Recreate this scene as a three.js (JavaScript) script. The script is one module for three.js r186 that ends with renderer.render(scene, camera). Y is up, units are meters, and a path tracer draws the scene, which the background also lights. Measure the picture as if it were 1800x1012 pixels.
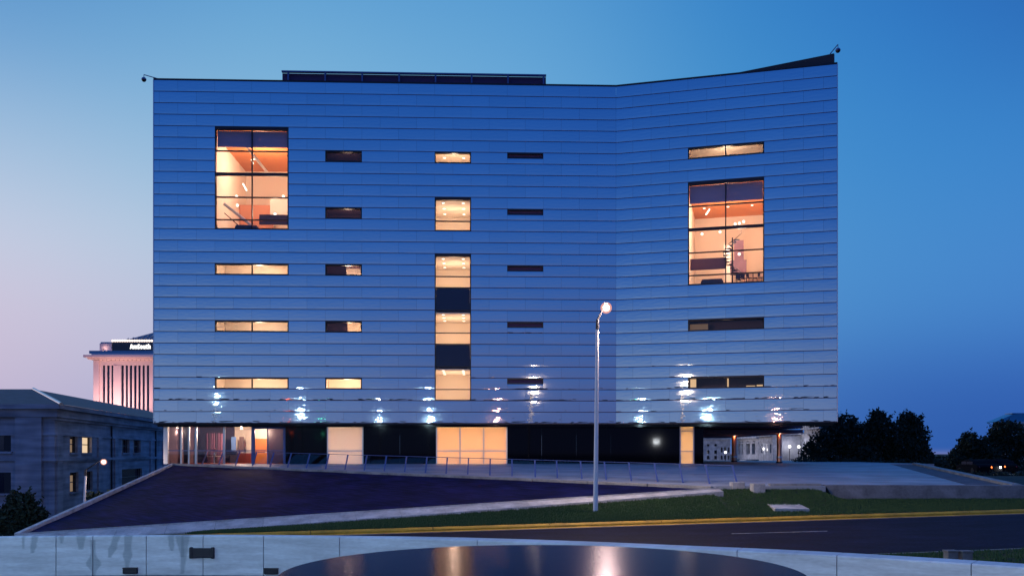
import * as THREE from 'three';
import { mergeGeometries } from 'three/addons/utils/BufferGeometryUtils.js';
import { ImprovedNoise } from 'three/addons/math/ImprovedNoise.js';
import { RoundedBoxGeometry } from 'three/addons/geometries/RoundedBoxGeometry.js';
import { TextGeometry } from 'three/addons/geometries/TextGeometry.js';
import { FontLoader } from 'three/addons/loaders/FontLoader.js';

// ------------------------------------------------------------------ camera, sky, glow, exposure
// Eye at the origin of heights (y = 0). A view camera with a shifted lens: verticals stay vertical.
const scene = new THREE.Scene();
const F = 1600, HOR = 797, CX = 900;                       // focal length and horizon in pixels of an 1800 px wide frame
const camera = new THREE.PerspectiveCamera(2 * Math.atan(506 / F) * 180 / Math.PI, 1800 / 1012, 0.1, 9000);
camera.position.set(0, 0, 0);
camera.setViewOffset(1800, 1012, 0, 506 - HOR, 1800, 1012);
scene.add(camera);

const lin = (c) => { c /= 255; return c <= 0.04045 ? c / 12.92 : Math.pow((c + 0.055) / 1.055, 2.4); };
const smooth = (a, b, x) => { x = Math.min(1, Math.max(0, (x - a) / (b - a))); return x * x * (3 - 2 * x); };
// dusk sky: columns by azimuth (degrees from straight ahead, + to the right), rows by elevation
const SKY_EL = [0, 4, 8, 12, 17, 22, 27, 45, 90];
const Z1 = [44, 108, 208];
const SKY = [
  [-110, [[200, 172, 190], [196, 176, 202], [186, 182, 212], [164, 184, 220], [126, 174, 218], [98, 158, 214], [84, 146, 210], [56, 122, 204], Z1]],
  [-60, [[205, 176, 196], [206, 184, 206], [208, 194, 214], [203, 206, 225], [170, 197, 222], [130, 178, 218], [108, 164, 214], [72, 138, 208], Z1]],
  [-30, [[184, 170, 203], [198, 186, 211], [206, 196, 218], [196, 205, 226], [160, 190, 221], [110, 162, 210], [82, 140, 199], [70, 136, 206], Z1]],
  [-14, [[150, 160, 205], [160, 175, 212], [175, 190, 218], [172, 198, 222], [145, 188, 220], [122, 178, 217], [96, 160, 211], [62, 128, 202], Z1]],
  [2, [[100, 138, 200], [110, 152, 206], [125, 168, 212], [126, 176, 216], [115, 174, 216], [102, 166, 215], [86, 154, 209], [60, 126, 203], Z1]],
  [13, [[66, 110, 182], [74, 124, 192], [84, 145, 204], [84, 150, 208], [76, 148, 207], [66, 142, 204], [56, 132, 200], [52, 118, 200], Z1]],
  [23, [[46, 90, 168], [54, 102, 180], [72, 135, 202], [72, 140, 205], [62, 136, 204], [52, 126, 199], [44, 114, 190], [46, 110, 196], Z1]],
  [32, [[44, 86, 165], [52, 98, 180], [70, 130, 202], [68, 134, 204], [58, 130, 202], [46, 110, 186], [40, 96, 174], [44, 106, 192], Z1]],
  [90, [[62, 92, 168], [60, 98, 180], [56, 108, 196], [46, 104, 198], [34, 96, 192], [28, 88, 184], [28, 86, 182], [34, 92, 192], Z1]],
  [150, [[64, 78, 150], [70, 94, 168], [66, 102, 180], [56, 103, 188], [44, 96, 188], [36, 90, 186], [34, 88, 184], [36, 94, 192], Z1]],
  [180, [[100, 118, 178], [92, 118, 184], [78, 116, 192], [62, 110, 196], [48, 103, 194], [39, 97, 191], [36, 93, 188], [36, 94, 192], Z1]],
  [197, [[134, 156, 202], [116, 146, 202], [88, 130, 202], [66, 116, 200], [50, 106, 196], [40, 98, 192], [37, 94, 188], [36, 94, 192], Z1]],
  [222, [[122, 142, 196], [106, 136, 198], [80, 122, 198], [58, 106, 194], [43, 95, 189], [34, 87, 183], [32, 84, 180], [36, 94, 192], Z1]],
  [250, [[200, 172, 190], [196, 176, 202], [186, 182, 212], [164, 184, 220], [126, 174, 218], [98, 158, 214], [84, 146, 210], [56, 122, 204], Z1]],
].map(([a, rows]) => [a, rows.map((c) => c.map(lin))]);
function skyColor(az, el) {
  el = Math.max(0, el);
  let i = 0; while (i < SKY.length - 2 && SKY[i + 1][0] <= az) i++;
  let s = (az - SKY[i][0]) / (SKY[i + 1][0] - SKY[i][0]);
  let j = 0; while (j < SKY_EL.length - 2 && SKY_EL[j + 1] <= el) j++;
  let t = (el - SKY_EL[j]) / (SKY_EL[j + 1] - SKY_EL[j]);
  const g = (a, b) => SKY[a][1][b], out = [];
  for (let c = 0; c < 3; c++) out.push((g(i, j)[c] * (1 - s) + g(i + 1, j)[c] * s) * (1 - t) + (g(i, j + 1)[c] * (1 - s) + g(i + 1, j + 1)[c] * s) * t);
  return out;
}
{
  const W = 1024, H = 512, raw = new Float32Array(W * H * 3), data = new Float32Array(W * H * 4);
  for (let y = 0; y < H; y++) for (let x = 0; x < W; x++) {
    const el = ((y + 0.5) / H - 0.5) * 180, phi = ((x + 0.5) / W - 0.5) * 2 * Math.PI;
    let az = Math.atan2(Math.cos(phi), -Math.sin(phi)) * 180 / Math.PI;      // direction (cos phi, sin phi) = (x, z); ahead is -z
    if (az < -110) az += 360;
    raw.set(skyColor(az, el), (y * W + x) * 3);
  }
  for (let y = 0; y < H; y++) for (let x = 0; x < W; x++) for (let c = 0; c < 4; c++) {   // a soft blur takes the table's creases out
    if (c === 3) { data[(y * W + x) * 4 + 3] = 1; continue; }
    let s = 0, n = 0;
    for (let dy = -9; dy <= 9; dy += 3) for (let dx = -16; dx <= 16; dx += 4) {
      const yy = y + dy; if (yy >= H || (y >= H / 2 && yy < H / 2) || yy < 0) continue;
      const w = Math.exp(-(dy * dy) / 40 - (dx * dx) / 120); s += w * raw[(yy * W + ((x + dx + W) % W)) * 3 + c]; n += w;
    }
    data[(y * W + x) * 4 + c] = s / n;
  }
  const sky = new THREE.DataTexture(data, W, H, THREE.RGBAFormat, THREE.FloatType);
  sky.mapping = THREE.EquirectangularReflectionMapping; sky.magFilter = THREE.LinearFilter; sky.needsUpdate = true;
  scene.background = sky; scene.environment = sky;
}
const glow = new THREE.DirectionalLight(new THREE.Color().setRGB(1, 0.74, 0.78), 0.42);   // the afterglow low on the left
glow.name = 'afterglow'; glow.position.set(-93, 22, -30); glow.target.position.set(0, 0, 0); glow.shadow.radius = 45;
glow.castShadow = true; Object.assign(glow.shadow.camera, { left: -120, right: 120, top: 60, bottom: -60, far: 400 });
scene.add(glow, glow.target);
const renderer = new THREE.WebGLRenderer({ antialias: true });
renderer.toneMapping = THREE.LinearToneMapping; renderer.toneMappingExposure = 1.0;
renderer.shadowMap.enabled = true;

// ------------------------------------------------------------------ helpers
let seed = 20240;
const rnd = () => { seed = (seed + 0x6d2b79f5) | 0; let t = Math.imul(seed ^ (seed >>> 15), 1 | seed); t = (t + Math.imul(t ^ (t >>> 7), 61 | t)) ^ t; return ((t ^ (t >>> 14)) >>> 0) / 4294967296; };
const range = (a, b) => a + (b - a) * rnd();
const perlin = new ImprovedNoise();
const fbm = (x, y, z = 0, n = 4) => { let s = 0, a = 0.5; for (let i = 0; i < n; i++) { s += a * perlin.noise(x, y, z + i * 7.3); x *= 2.03; y *= 2.03; a *= 0.5; } return s; };
const used = {};
function numbered(name) { const n = used[name] = (used[name] ?? -1) + 1; return n ? name + '_' + String(n).padStart(3, '0') : name; }
const C = (r, g, b) => new THREE.Color().setRGB(r, g, b);
const std = (name, color, roughness = 0.8, more = {}) => { const m = new THREE.MeshPhysicalMaterial({ color, roughness, ...more }); m.name = name; return m; };
function mesh(name, geo, mat, parent) {
  const m = new THREE.Mesh(geo, mat); m.castShadow = m.receiveShadow = true;
  if (parent) { m.name = name; parent.add(m); } else { m.name = numbered(name); scene.add(m); }
  return m;
}
function tag(o, label, category, group) { o.userData.label = label; if (category) o.userData.category = category; if (group) o.userData.group = group; return o; }
function struct(o, kind = 'structure', label) { o.userData.kind = kind; if (label) o.userData.label = label; return o; }
function thing(name, label, category, pos = [0, 0, 0], turn = 0, group) {
  const o = new THREE.Group(); o.name = numbered(name); o.position.set(...pos); o.rotation.y = turn; scene.add(o);
  return tag(o, label, category, group);
}
function sub(name, parent, pos = [0, 0, 0], turn = 0) { const o = new THREE.Group(); o.name = name; o.position.set(...pos); o.rotation.y = turn; parent.add(o); return o; }
function copyOf(root, label, pos, turn) { const r = root.clone(); r.name = numbered(root.name.replace(/_\d{3}$/, '')); r.userData = { ...root.userData, label }; if (pos) r.position.set(...pos); if (turn !== undefined) r.rotation.y = turn; scene.add(r); return r; }
const box = (x0, x1, y0, y1, z0, z1) => { const g = new THREE.BoxGeometry(Math.abs(x1 - x0), Math.abs(y1 - y0), Math.abs(z1 - z0)); g.translate((x0 + x1) / 2, (y0 + y1) / 2, (z0 + z1) / 2); return g; };
const merge = (list) => mergeGeometries(list.map((g) => { g = g.index ? g.toNonIndexed() : g; for (const k of Object.keys(g.attributes)) if (!['position', 'normal', 'uv'].includes(k)) g.deleteAttribute(k); return g; }));
function metreUV(g, s = 1) {                                  // uv in metres by the dominant axis of each face
  if (g.index) g = g.toNonIndexed();
  g.computeVertexNormals();
  const p = g.attributes.position, n = g.attributes.normal, uv = new Float32Array(p.count * 2);
  for (let i = 0; i < p.count; i++) {
    const ax = Math.abs(n.getX(i)), ay = Math.abs(n.getY(i)), az = Math.abs(n.getZ(i));
    const [a, b] = ay > ax && ay > az ? [p.getX(i), p.getZ(i)] : ax > az ? [p.getZ(i), p.getY(i)] : [p.getX(i), p.getY(i)];
    uv[i * 2] = a * s; uv[i * 2 + 1] = b * s;
  }
  g.setAttribute('uv', new THREE.BufferAttribute(uv, 2)); return g;
}
function rod(a, b, r0, r1 = r0, n = 10) {
  const A = new THREE.Vector3(...a), B = new THREE.Vector3(...b), d = B.clone().sub(A), g = new THREE.CylinderGeometry(r1, r0, d.length(), n);
  g.applyQuaternion(new THREE.Quaternion().setFromUnitVectors(new THREE.Vector3(0, 1, 0), d.clone().normalize()));
  g.translate(...A.add(B).multiplyScalar(0.5).toArray()); return g;
}
function noiseTex(size, fn, { srgb = false, repeat = 1 } = {}) {   // fn(u, v) -> number or [r, g, b] 0..1; tiles are blended at the edges
  const d = new Uint8Array(size * size * 4);
  for (let y = 0; y < size; y++) for (let x = 0; x < size; x++) {
    const v = fn(x / size, y / size), c = Array.isArray(v) ? v : [v, v, v];
    for (let k = 0; k < 3; k++) d[(y * size + x) * 4 + k] = Math.max(0, Math.min(255, c[k] * 255)); d[(y * size + x) * 4 + 3] = 255;
  }
  const t = new THREE.DataTexture(d, size, size); t.wrapS = t.wrapT = THREE.RepeatWrapping; t.magFilter = THREE.LinearFilter; t.repeat.set(repeat, repeat);
  if (srgb) t.colorSpace = THREE.SRGBColorSpace; t.needsUpdate = true; return t;
}
const tile = (f) => (u, v) => { const a = smooth(0.8, 1, u), b = smooth(0.8, 1, v); return (f(u, v) * (1 - a) + f(u - 1, v) * a) * (1 - b) + (f(u, v - 1) * (1 - a) + f(u - 1, v - 1) * a) * b; };
const grid = (nu, nv, fn) => {                                  // fn(u, v) -> [x, y, z]
  const p = [], uv = [], ix = [];
  for (let j = 0; j <= nv; j++) for (let i = 0; i <= nu; i++) { const q = fn(i / nu, j / nv); p.push(...q); uv.push(q[3] ?? q[0], q[4] ?? q[2]); if (q.length > 3) p.length -= q.length - 3; }
  for (let j = 0; j < nv; j++) for (let i = 0; i < nu; i++) { const a = j * (nu + 1) + i, b = a + 1, c = a + nu + 1, d = c + 1; ix.push(a, b, d, a, d, c); }
  const g = new THREE.BufferGeometry(); g.setAttribute('position', new THREE.Float32BufferAttribute(p, 3)); g.setAttribute('uv', new THREE.Float32BufferAttribute(uv, 2)); g.setIndex(ix); g.computeVertexNormals(); return g;
};
function slab(poly, yfun, depth) {                              // a plate with a vertical skirt; poly of [x, z]
  const tri = THREE.ShapeUtils.triangulateShape(poly.map(([x, z]) => new THREE.Vector2(x, z)), []), p = [];
  const put = (x, y, z) => p.push(x, y, z);
  for (const t of tri) for (const k of [t[0], t[2], t[1]]) put(poly[k][0], yfun(...poly[k]), poly[k][1]);
  for (const t of tri) for (const k of t) put(poly[k][0], yfun(...poly[k]) - depth, poly[k][1]);
  poly.forEach((a, i) => { const b = poly[(i + 1) % poly.length], ya = yfun(...a), yb = yfun(...b);
    put(a[0], ya, a[1]); put(b[0], yb, b[1]); put(b[0], yb - depth, b[1]); put(a[0], ya, a[1]); put(b[0], yb - depth, b[1]); put(a[0], ya - depth, a[1]); });
  const g = new THREE.BufferGeometry(); g.setAttribute('position', new THREE.Float32BufferAttribute(p, 3)); return metreUV(g);
}

// ------------------------------------------------------------------ materials
const concreteTex = noiseTex(512, (u, v) => { const n = tile((a, b) => fbm(a * 6, b * 6, 3, 5))(u, v), f = tile((a, b) => fbm(a * 40, b * 40, 9, 3))(u, v), k = 0.80 + n * 0.34 + f * 0.12; return [k, k * 0.995, k * 0.97]; }, { srgb: true, repeat: 0.22 });
const concreteBump = noiseTex(256, tile((a, b) => 0.5 + fbm(a * 24, b * 24, 5, 4) * 0.6), { repeat: 0.6 });
const streakTex = noiseTex(512, (u, v) => { const s = tile((a, b) => fbm(a * 3, b * 40, 2, 4))(u, v), n = tile((a, b) => fbm(a * 9, b * 9, 8, 4))(u, v), k = 0.78 + s * 0.34 + n * 0.24; return [k, k, k * 0.985]; }, { srgb: true, repeat: 0.055 });
const bermTex = noiseTex(512, (u, v) => { const w = v * 26 - u * 14, s = tile((a, b) => fbm((b * 2 + a) * 5, (b - a) * 46, 4, 4))(u, v), n = tile((a, b) => fbm(a * 7, b * 7, 1, 4))(u, v); const k = 0.66 + s * 0.55 + n * 0.35 + 0 * w; return [k, k, k]; }, { srgb: true, repeat: 0.07 });
const asphaltTex = noiseTex(512, (u, v) => { const s = tile((a, b) => fbm(a * 5, b * 9, 4, 4))(u, v), n = tile((a, b) => fbm(a * 90, b * 90, 1, 2))(u, v), k = 0.70 + s * 0.4 + n * 0.5; return [k, k, k]; }, { srgb: true, repeat: 0.1 });
const asphaltBump = noiseTex(512, tile((a, b) => 0.5 + fbm(a * 80, b * 80, 6, 3) * 0.8), { repeat: 0.5 });
const grassTex = noiseTex(512, (u, v) => { const s = tile((a, b) => fbm(a * 8, b * 8, 4, 5))(u, v), n = tile((a, b) => fbm(a * 70, b * 70, 1, 3))(u, v), k = 0.62 + s * 0.9 + n * 0.7; return [k * 0.9 + s * 0.25, k, k * 0.8]; }, { srgb: true, repeat: 0.12 });
const panelBump = noiseTex(512, tile((a, b) => 0.5 + fbm(a * 9, b * 30, 6, 2) * 0.8), { repeat: 1 / 5.08 });
const rippleBump = noiseTex(512, tile((a, b) => 0.5 + fbm(a * 60, b * 60, 2, 3) * 0.8), { repeat: 0.5 });

const M = {
  concrete: std('concrete', C(0.46, 0.46, 0.45), 0.85, { map: concreteTex, bumpMap: concreteBump, bumpScale: 0.004 }),
  paleConcrete: std('pale concrete', C(0.72, 0.71, 0.72), 0.8, { map: concreteTex, bumpMap: concreteBump, bumpScale: 0.004 }),
  deck: std('deck concrete', C(0.5, 0.54, 0.6), 0.6, { map: streakTex, bumpMap: concreteBump, bumpScale: 0.003 }),
  paver: std('dark paving', C(0.16, 0.14, 0.17), 0.8, { map: concreteTex }),
  berm: std('dark slate', C(0.016, 0.019, 0.12), 0.85, { specularIntensity: 0.12, map: bermTex, bumpMap: concreteBump, bumpScale: 0.01 }),
  asphalt: std('asphalt', C(0.016, 0.016, 0.052), 0.8, { specularIntensity: 0.2, map: asphaltTex, bumpMap: asphaltBump, bumpScale: 0.006 }),
  gutter: std('gutter concrete', C(0.3, 0.29, 0.3), 0.85, { map: concreteTex }),
  grass: std('grass', C(0.04, 0.085, 0.03), 0.95, { map: grassTex, bumpMap: asphaltBump, bumpScale: 0.03 }),
  earth: std('dark ground', C(0.03, 0.04, 0.03), 0.95, { map: grassTex }),
  yellow: std('yellow kerb paint', C(0.92, 0.48, 0.02), 0.7, { map: concreteTex }),
  white: std('white road paint', C(0.7, 0.7, 0.7), 0.7, { map: asphaltTex }),
  darkMetal: std('dark bronze metal', C(0.02, 0.02, 0.028), 0.45, { metalness: 0.4 }),
  joint: std('joint backing', C(0.09, 0.05, 0.13), 0.9),
  spandrel: std('dark spandrel glass', C(0.012, 0.01, 0.03), 0.12, { clearcoat: 0.4 }),
  black: std('black granite cladding', C(0.002, 0.002, 0.004), 0.04, { specularIntensity: 0.35 }),
  steel: std('brushed steel', C(0.55, 0.57, 0.62), 0.35, { metalness: 0.9 }),
  rail: std('painted steel', C(0.1, 0.14, 0.3), 0.45, { metalness: 0.3 }),
  glass: std('window glass', C(0.9, 0.92, 0.95), 0, { transmission: 1, thickness: 0, ior: 1.5 }),
  clearGlass: std('rail glass', C(0.92, 0.95, 1), 0, { transmission: 1, thickness: 0, ior: 1.45 }),
  warmWall: std('warm white plaster', C(0.80, 0.70, 0.58), 0.9),
  creamWall: std('cream plaster', C(0.84, 0.74, 0.62), 0.9),
  woodCeiling: std('orange wood ceiling', C(0.62, 0.22, 0.07), 0.6),
  orangeWall: std('orange panelled wall', C(0.75, 0.24, 0.04), 0.7),
  carpet: std('red carpet', C(0.32, 0.06, 0.04), 0.95),
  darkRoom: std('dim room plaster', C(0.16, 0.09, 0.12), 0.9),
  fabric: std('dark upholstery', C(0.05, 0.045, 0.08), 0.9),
  palePole: std('pale painted pole', C(0.8, 0.77, 0.76), 0.5),
  granite: std('wet black granite', C(0.085, 0.08, 0.1), 0.15, { metalness: 1, specularColor: C(0.36, 0.34, 0.38), bumpMap: rippleBump, bumpScale: 0.0006 }),
  copper: std('copper column cladding', C(0.75, 0.33, 0.2), 0.35, { metalness: 0.85 }),
  pinkStone: std('pale pink stone', C(0.74, 0.6, 0.58), 0.85),
  darkGlass: std('dark tinted glass', C(0.01, 0.012, 0.03), 0.1),
  greenRoof: std('blue-green metal roof', C(0.16, 0.3, 0.42), 0.5, { metalness: 0.3 }),
  blueStone: std('weathered limestone', C(0.54, 0.53, 0.64), 0.9, { map: streakTex }),
  slate: std('slate roof', C(0.1, 0.1, 0.14), 0.7, { map: concreteTex }),
  whiteStone: std('white painted stone', C(0.85, 0.84, 0.88), 0.85, { map: concreteTex }),
  bark: std('bark', C(0.03, 0.022, 0.018), 0.95),
  leaf: std('dark leaves', C(0.02, 0.035, 0.018), 0.9, { side: THREE.DoubleSide }),
  carPaint: std('dark car paint', C(0.005, 0.005, 0.008), 0.9, { specularIntensity: 0.2 }),
  rubber: std('rubber', C(0.015, 0.015, 0.015), 0.9),
};
const emit = (name, r, g, b, k) => std(name, C(0.1, 0.1, 0.1), 0.6, { emissive: C(r, g, b), emissiveIntensity: k });
M.lampGlow = emit('lamp glow', 1, 0.86, 0.76, 14);
M.downlight = emit('downlight glow', 1, 0.86, 0.68, 3.5);
M.haloShell = std('lamp halo shell', C(0, 0, 0), 0.9, { specularIntensity: 0, transparent: true, opacity: 0.55, emissive: C(1, 0.45, 0.34), emissiveIntensity: 1.0 });  // pink emission that paints the glare around a bulb
M.headlight = emit('headlight glow', 1, 1, 0.9, 12);
M.tailOn = emit('lit tail lamp', 1, 0.16, 0.03, 5);
M.tailOff = std('tail lamp lens', C(0.15, 0.01, 0.01), 0.3);
M.signGlow = emit('sign glow', 1, 0.97, 0.92, 2.2);
M.stripGlow = emit('strip glow', 1, 0.78, 0.66, 1.6);

// facade metal: four tones of the same bluish metal
const metal = [0, 1, 2, 3].map((i) => std('metal cladding', C(0.63 + i * 0.01, 0.67 + i * 0.01, 0.67 + i * 0.01), 0.03 + 0.006 * (i % 2), { metalness: 1, bumpMap: panelBump, bumpScale: 0.0026 }));

// ------------------------------------------------------------------ ground, street, lawns
const streetY = (x) => -2.935 + 0.0163 * x, kerbZ = (x) => 35.2 + 0.178 * x, nearKerbZ = (x) => 22.2 + 0.178 * x;   // Z grows away from the eye; world z = -Z
{
  const gy = (x, z) => {
    const Z = -z; let y = -3.6 - 3.9 * smooth(-20.6, -33, x) * smooth(28, 44, Z);
    y += 1.45 * smooth(22, 30, x) * smooth(44, 62, Z);
    if (Z > 70) y = y * (1 - smooth(70, 100, Z)) + (x > 0 ? -2.15 : -7.5) * smooth(70, 100, Z);
    return y;
  };
  const steps = []; for (let i = -40; i <= 40; i++) steps.push(Math.sign(i) * (Math.abs(i) * 2.6 + Math.pow(Math.abs(i) / 40, 6) * 3400));
  const g = grid(80, 80, (u, v) => { const x = steps[Math.round(u * 80)], z = -45 - steps[Math.round(v * 80)]; return [x, gy(x, z), z]; });
  struct(mesh('ground', g, M.earth));
  const road = grid(40, 6, (u, v) => { const x = -90 + u * 180, Z = nearKerbZ(x) + v * (kerbZ(x) - nearKerbZ(x)); return [x, streetY(x), -Z]; });
  struct(mesh('road', road, M.asphalt), 'structure', 'dark asphalt street between the yellow kerb and the memorial wall');
}
// a dashed lane line: the one dash in view and its neighbours along the street
const laneZ = (x) => 31.6 + 0.12 * (x - 9.5) + 0.5;
for (const x0 of [7.7, -4.5, 19.9]) {
  const g = grid(6, 1, (u, v) => { const x = x0 + u * 3.5, Z = laneZ(x) + (v - 0.5) * 0.12; return [x, streetY(x) + 0.005, -Z]; });
  struct(mesh('road_marking', g, M.white));
}
// yellow kerb with a gutter strip, kerb stone by kerb stone
function kerb(name, label, zf, side, mat, x0, x1, len) {
  const k = thing(name, label, 'kerb', [x0, streetY(x0), -zf(x0)]);
  for (let x = x0; x < x1 - 0.1; x += len) {
    const prof = new THREE.Shape(); prof.moveTo(0, -0.3); prof.lineTo(0, 0.085); prof.quadraticCurveTo(0.02, 0.125, 0.13, 0.166); prof.lineTo(0.24, 0.172); prof.lineTo(0.24, -0.3);
    const g = new THREE.ExtrudeGeometry(prof, { depth: Math.hypot(len, 0.178 * len) - 0.025, bevelEnabled: false, curveSegments: 4 });
    // profile x -> away from road, y up, extrude along the street
    const dir = new THREE.Vector3(len, 0.0163 * len, -0.178 * len).normalize(), out = new THREE.Vector3(0.1755, 0, 0.9845).multiplyScalar(-side), up = new THREE.Vector3(0, 1, 0);
    const m4 = new THREE.Matrix4().makeBasis(out, up, dir); if (m4.determinant() < 0) g.index ? 0 : 0;
    g.applyMatrix4(m4); g.translate(x - x0, streetY(x) - streetY(x0), -(zf(x) - zf(x0)));
    mesh('kerb_stone', metreUV(g), mat, k);
  }
  const gut = grid(30, 1, (u, v) => { const x = x0 + u * (x1 - x0), Z = zf(x) - side * (0.02 + v * 0.32); return [x - x0, streetY(x) + 0.006 - streetY(x0), -(Z - zf(x0))]; });
  mesh('gutter', gut, M.gutter, k);
  if (mat === M.yellow) { const yl = grid(30, 1, (u, v) => { const x = x0 + u * (x1 - x0), Z = zf(x) - side * (0.01 + v * 0.17); return [x - x0, streetY(x) + 0.012 + 0.03 * (1 - v) - streetY(x0), -(Z - zf(x0))]; }); mesh('painted_strip', yl, M.yellow, k); }
  return k;
}
kerb('kerb', 'yellow painted kerb along the lawn at the foot of the lamp post', kerbZ, 1, M.yellow, -30, 42, 4.5);
kerb('kerb', 'plain concrete kerb on the memorial side of the street', nearKerbZ, -1, M.concrete, -30, 42, 6);

// berm lines: U (under the railing) and L (along the lawn)
const lerp3 = (a, b, t) => a.map((v, i) => v + (b[i] - v) * t);
const deckY = (x, z) => { const Z = -z; return Z >= 64.6 ? -0.735 : -0.76 - 0.0416 * (64 - Z); };
const BU0 = [-24.0, 0, -64.3], BU1 = [9.6, 0, -43.4], BL0 = [-19.6, -3.26, -36], BL1 = [9.75, -1.72, -43.05];
const bermU = (t) => { const p = lerp3(BU0, BU1, t); p[1] = deckY(p[0], p[2]) - 0.06; return p; };
const bermL = (t) => lerp3(BL0, BL1, t);
{
  const b = struct(mesh('sloped_berm', grid(60, 20, (u, v) => { const a = bermU(u), c = bermL(u), p = lerp3(a, c, v); p[1] += 0.05 * fbm(p[0] * 0.4, p[2] * 0.4) - 0.10 * Math.sin(v * Math.PI) * (1 - u); return p; }), M.berm), 'structure', 'dark sloping slate berm below the railing');
  // its left edge: a pale coping that runs down to the street
  const strip = (name, A, Bp, w, h, mat) => {
    const a = new THREE.Vector3(...A), c = new THREE.Vector3(...Bp), d = c.clone().sub(a), len = d.length(); d.normalize();
    const n = new THREE.Vector3(d.z, 0, -d.x).normalize(), up = new THREE.Vector3().crossVectors(n, d).normalize(); if (up.y < 0) up.negate();
    const g = new RoundedBoxGeometry(len, h, w, 2, Math.min(w, h) * 0.15); const m4 = new THREE.Matrix4().makeBasis(d, up, new THREE.Vector3().crossVectors(d, up)); g.applyMatrix4(m4); g.translate(...a.add(c).multiplyScalar(0.5).toArray());
    return mesh(name, metreUV(g), mat, b);
  };
  const l0 = bermU(0), l1 = bermL(0); l0[1] += 0.02; l1[1] += 0.02; strip('edge_coping', l0, l1, 0.22, 0.2, M.paleConcrete);
  for (let i = 0; i < 12; i++) { const p = bermU(i / 12), q = bermU((i + 0.988) / 12); p[1] += 0.02; q[1] += 0.02; strip('coping_stone', p, q, 0.34, 0.2, M.concrete); }
  // left wall under the coping
  mesh('side_wall', grid(12, 1, (u, v) => { const p = lerp3(bermU(0), bermL(0), u); p[1] -= v * 6; p[0] -= 0.02; return [...p, -p[2], p[1]]; }), M.concrete, b);
}
// concrete band between berm and lawn: lip, channel and falling apron, in lengths
{
  const a = new THREE.Vector3(...BL0), c = new THREE.Vector3(...BL1), dir = c.clone().sub(a), out = new THREE.Vector3(dir.z, 0, -dir.x).normalize(); if (out.z < 0) out.negate();
  const band = struct(mesh('concrete_edging', grid(1, 1, (u, v) => { const p = lerp3(BL0, BL1, u); return [p[0] + out.x * (0.15 + v * 0.9), p[1] - 0.5 - v * 0.1, p[2] + out.z * (0.15 + v * 0.9)]; }), M.concrete), 'structure', 'pale concrete edging between the dark berm and the lawn');
  const N = 16;
  for (let i = 0; i < N; i++) {
    const prof = (t) => { const drop = 0.40 - 0.2 * t, e = 1 - 0.5 * smooth(0.5, 1, t); return [[-0.1, -0.2], [-0.1, 0.1], [0.04, 0.11], [0.06, -0.01], [0.24, -0.035], [0.26, 0.05], [0.4, 0.045], [1.2, -drop + 0.16], [1.22, -drop + 0.02], [1.23, -drop - 0.3]].map(([a, b]) => [a * e, b]); };
    const t0 = i / N, t1 = (i + 0.994) / N, n = prof(0).length - 1;
    const g = grid(1, n, (u, v) => { const t = t0 + (t1 - t0) * u, k = prof(t)[Math.round(v * n)], p = lerp3(BL0, BL1, t); return [p[0] + out.x * k[0], p[1] + k[1], p[2] + out.z * k[0]]; });
    mesh('edging_stone', metreUV(g.toNonIndexed()), M.paleConcrete, band);
  }
}
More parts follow.
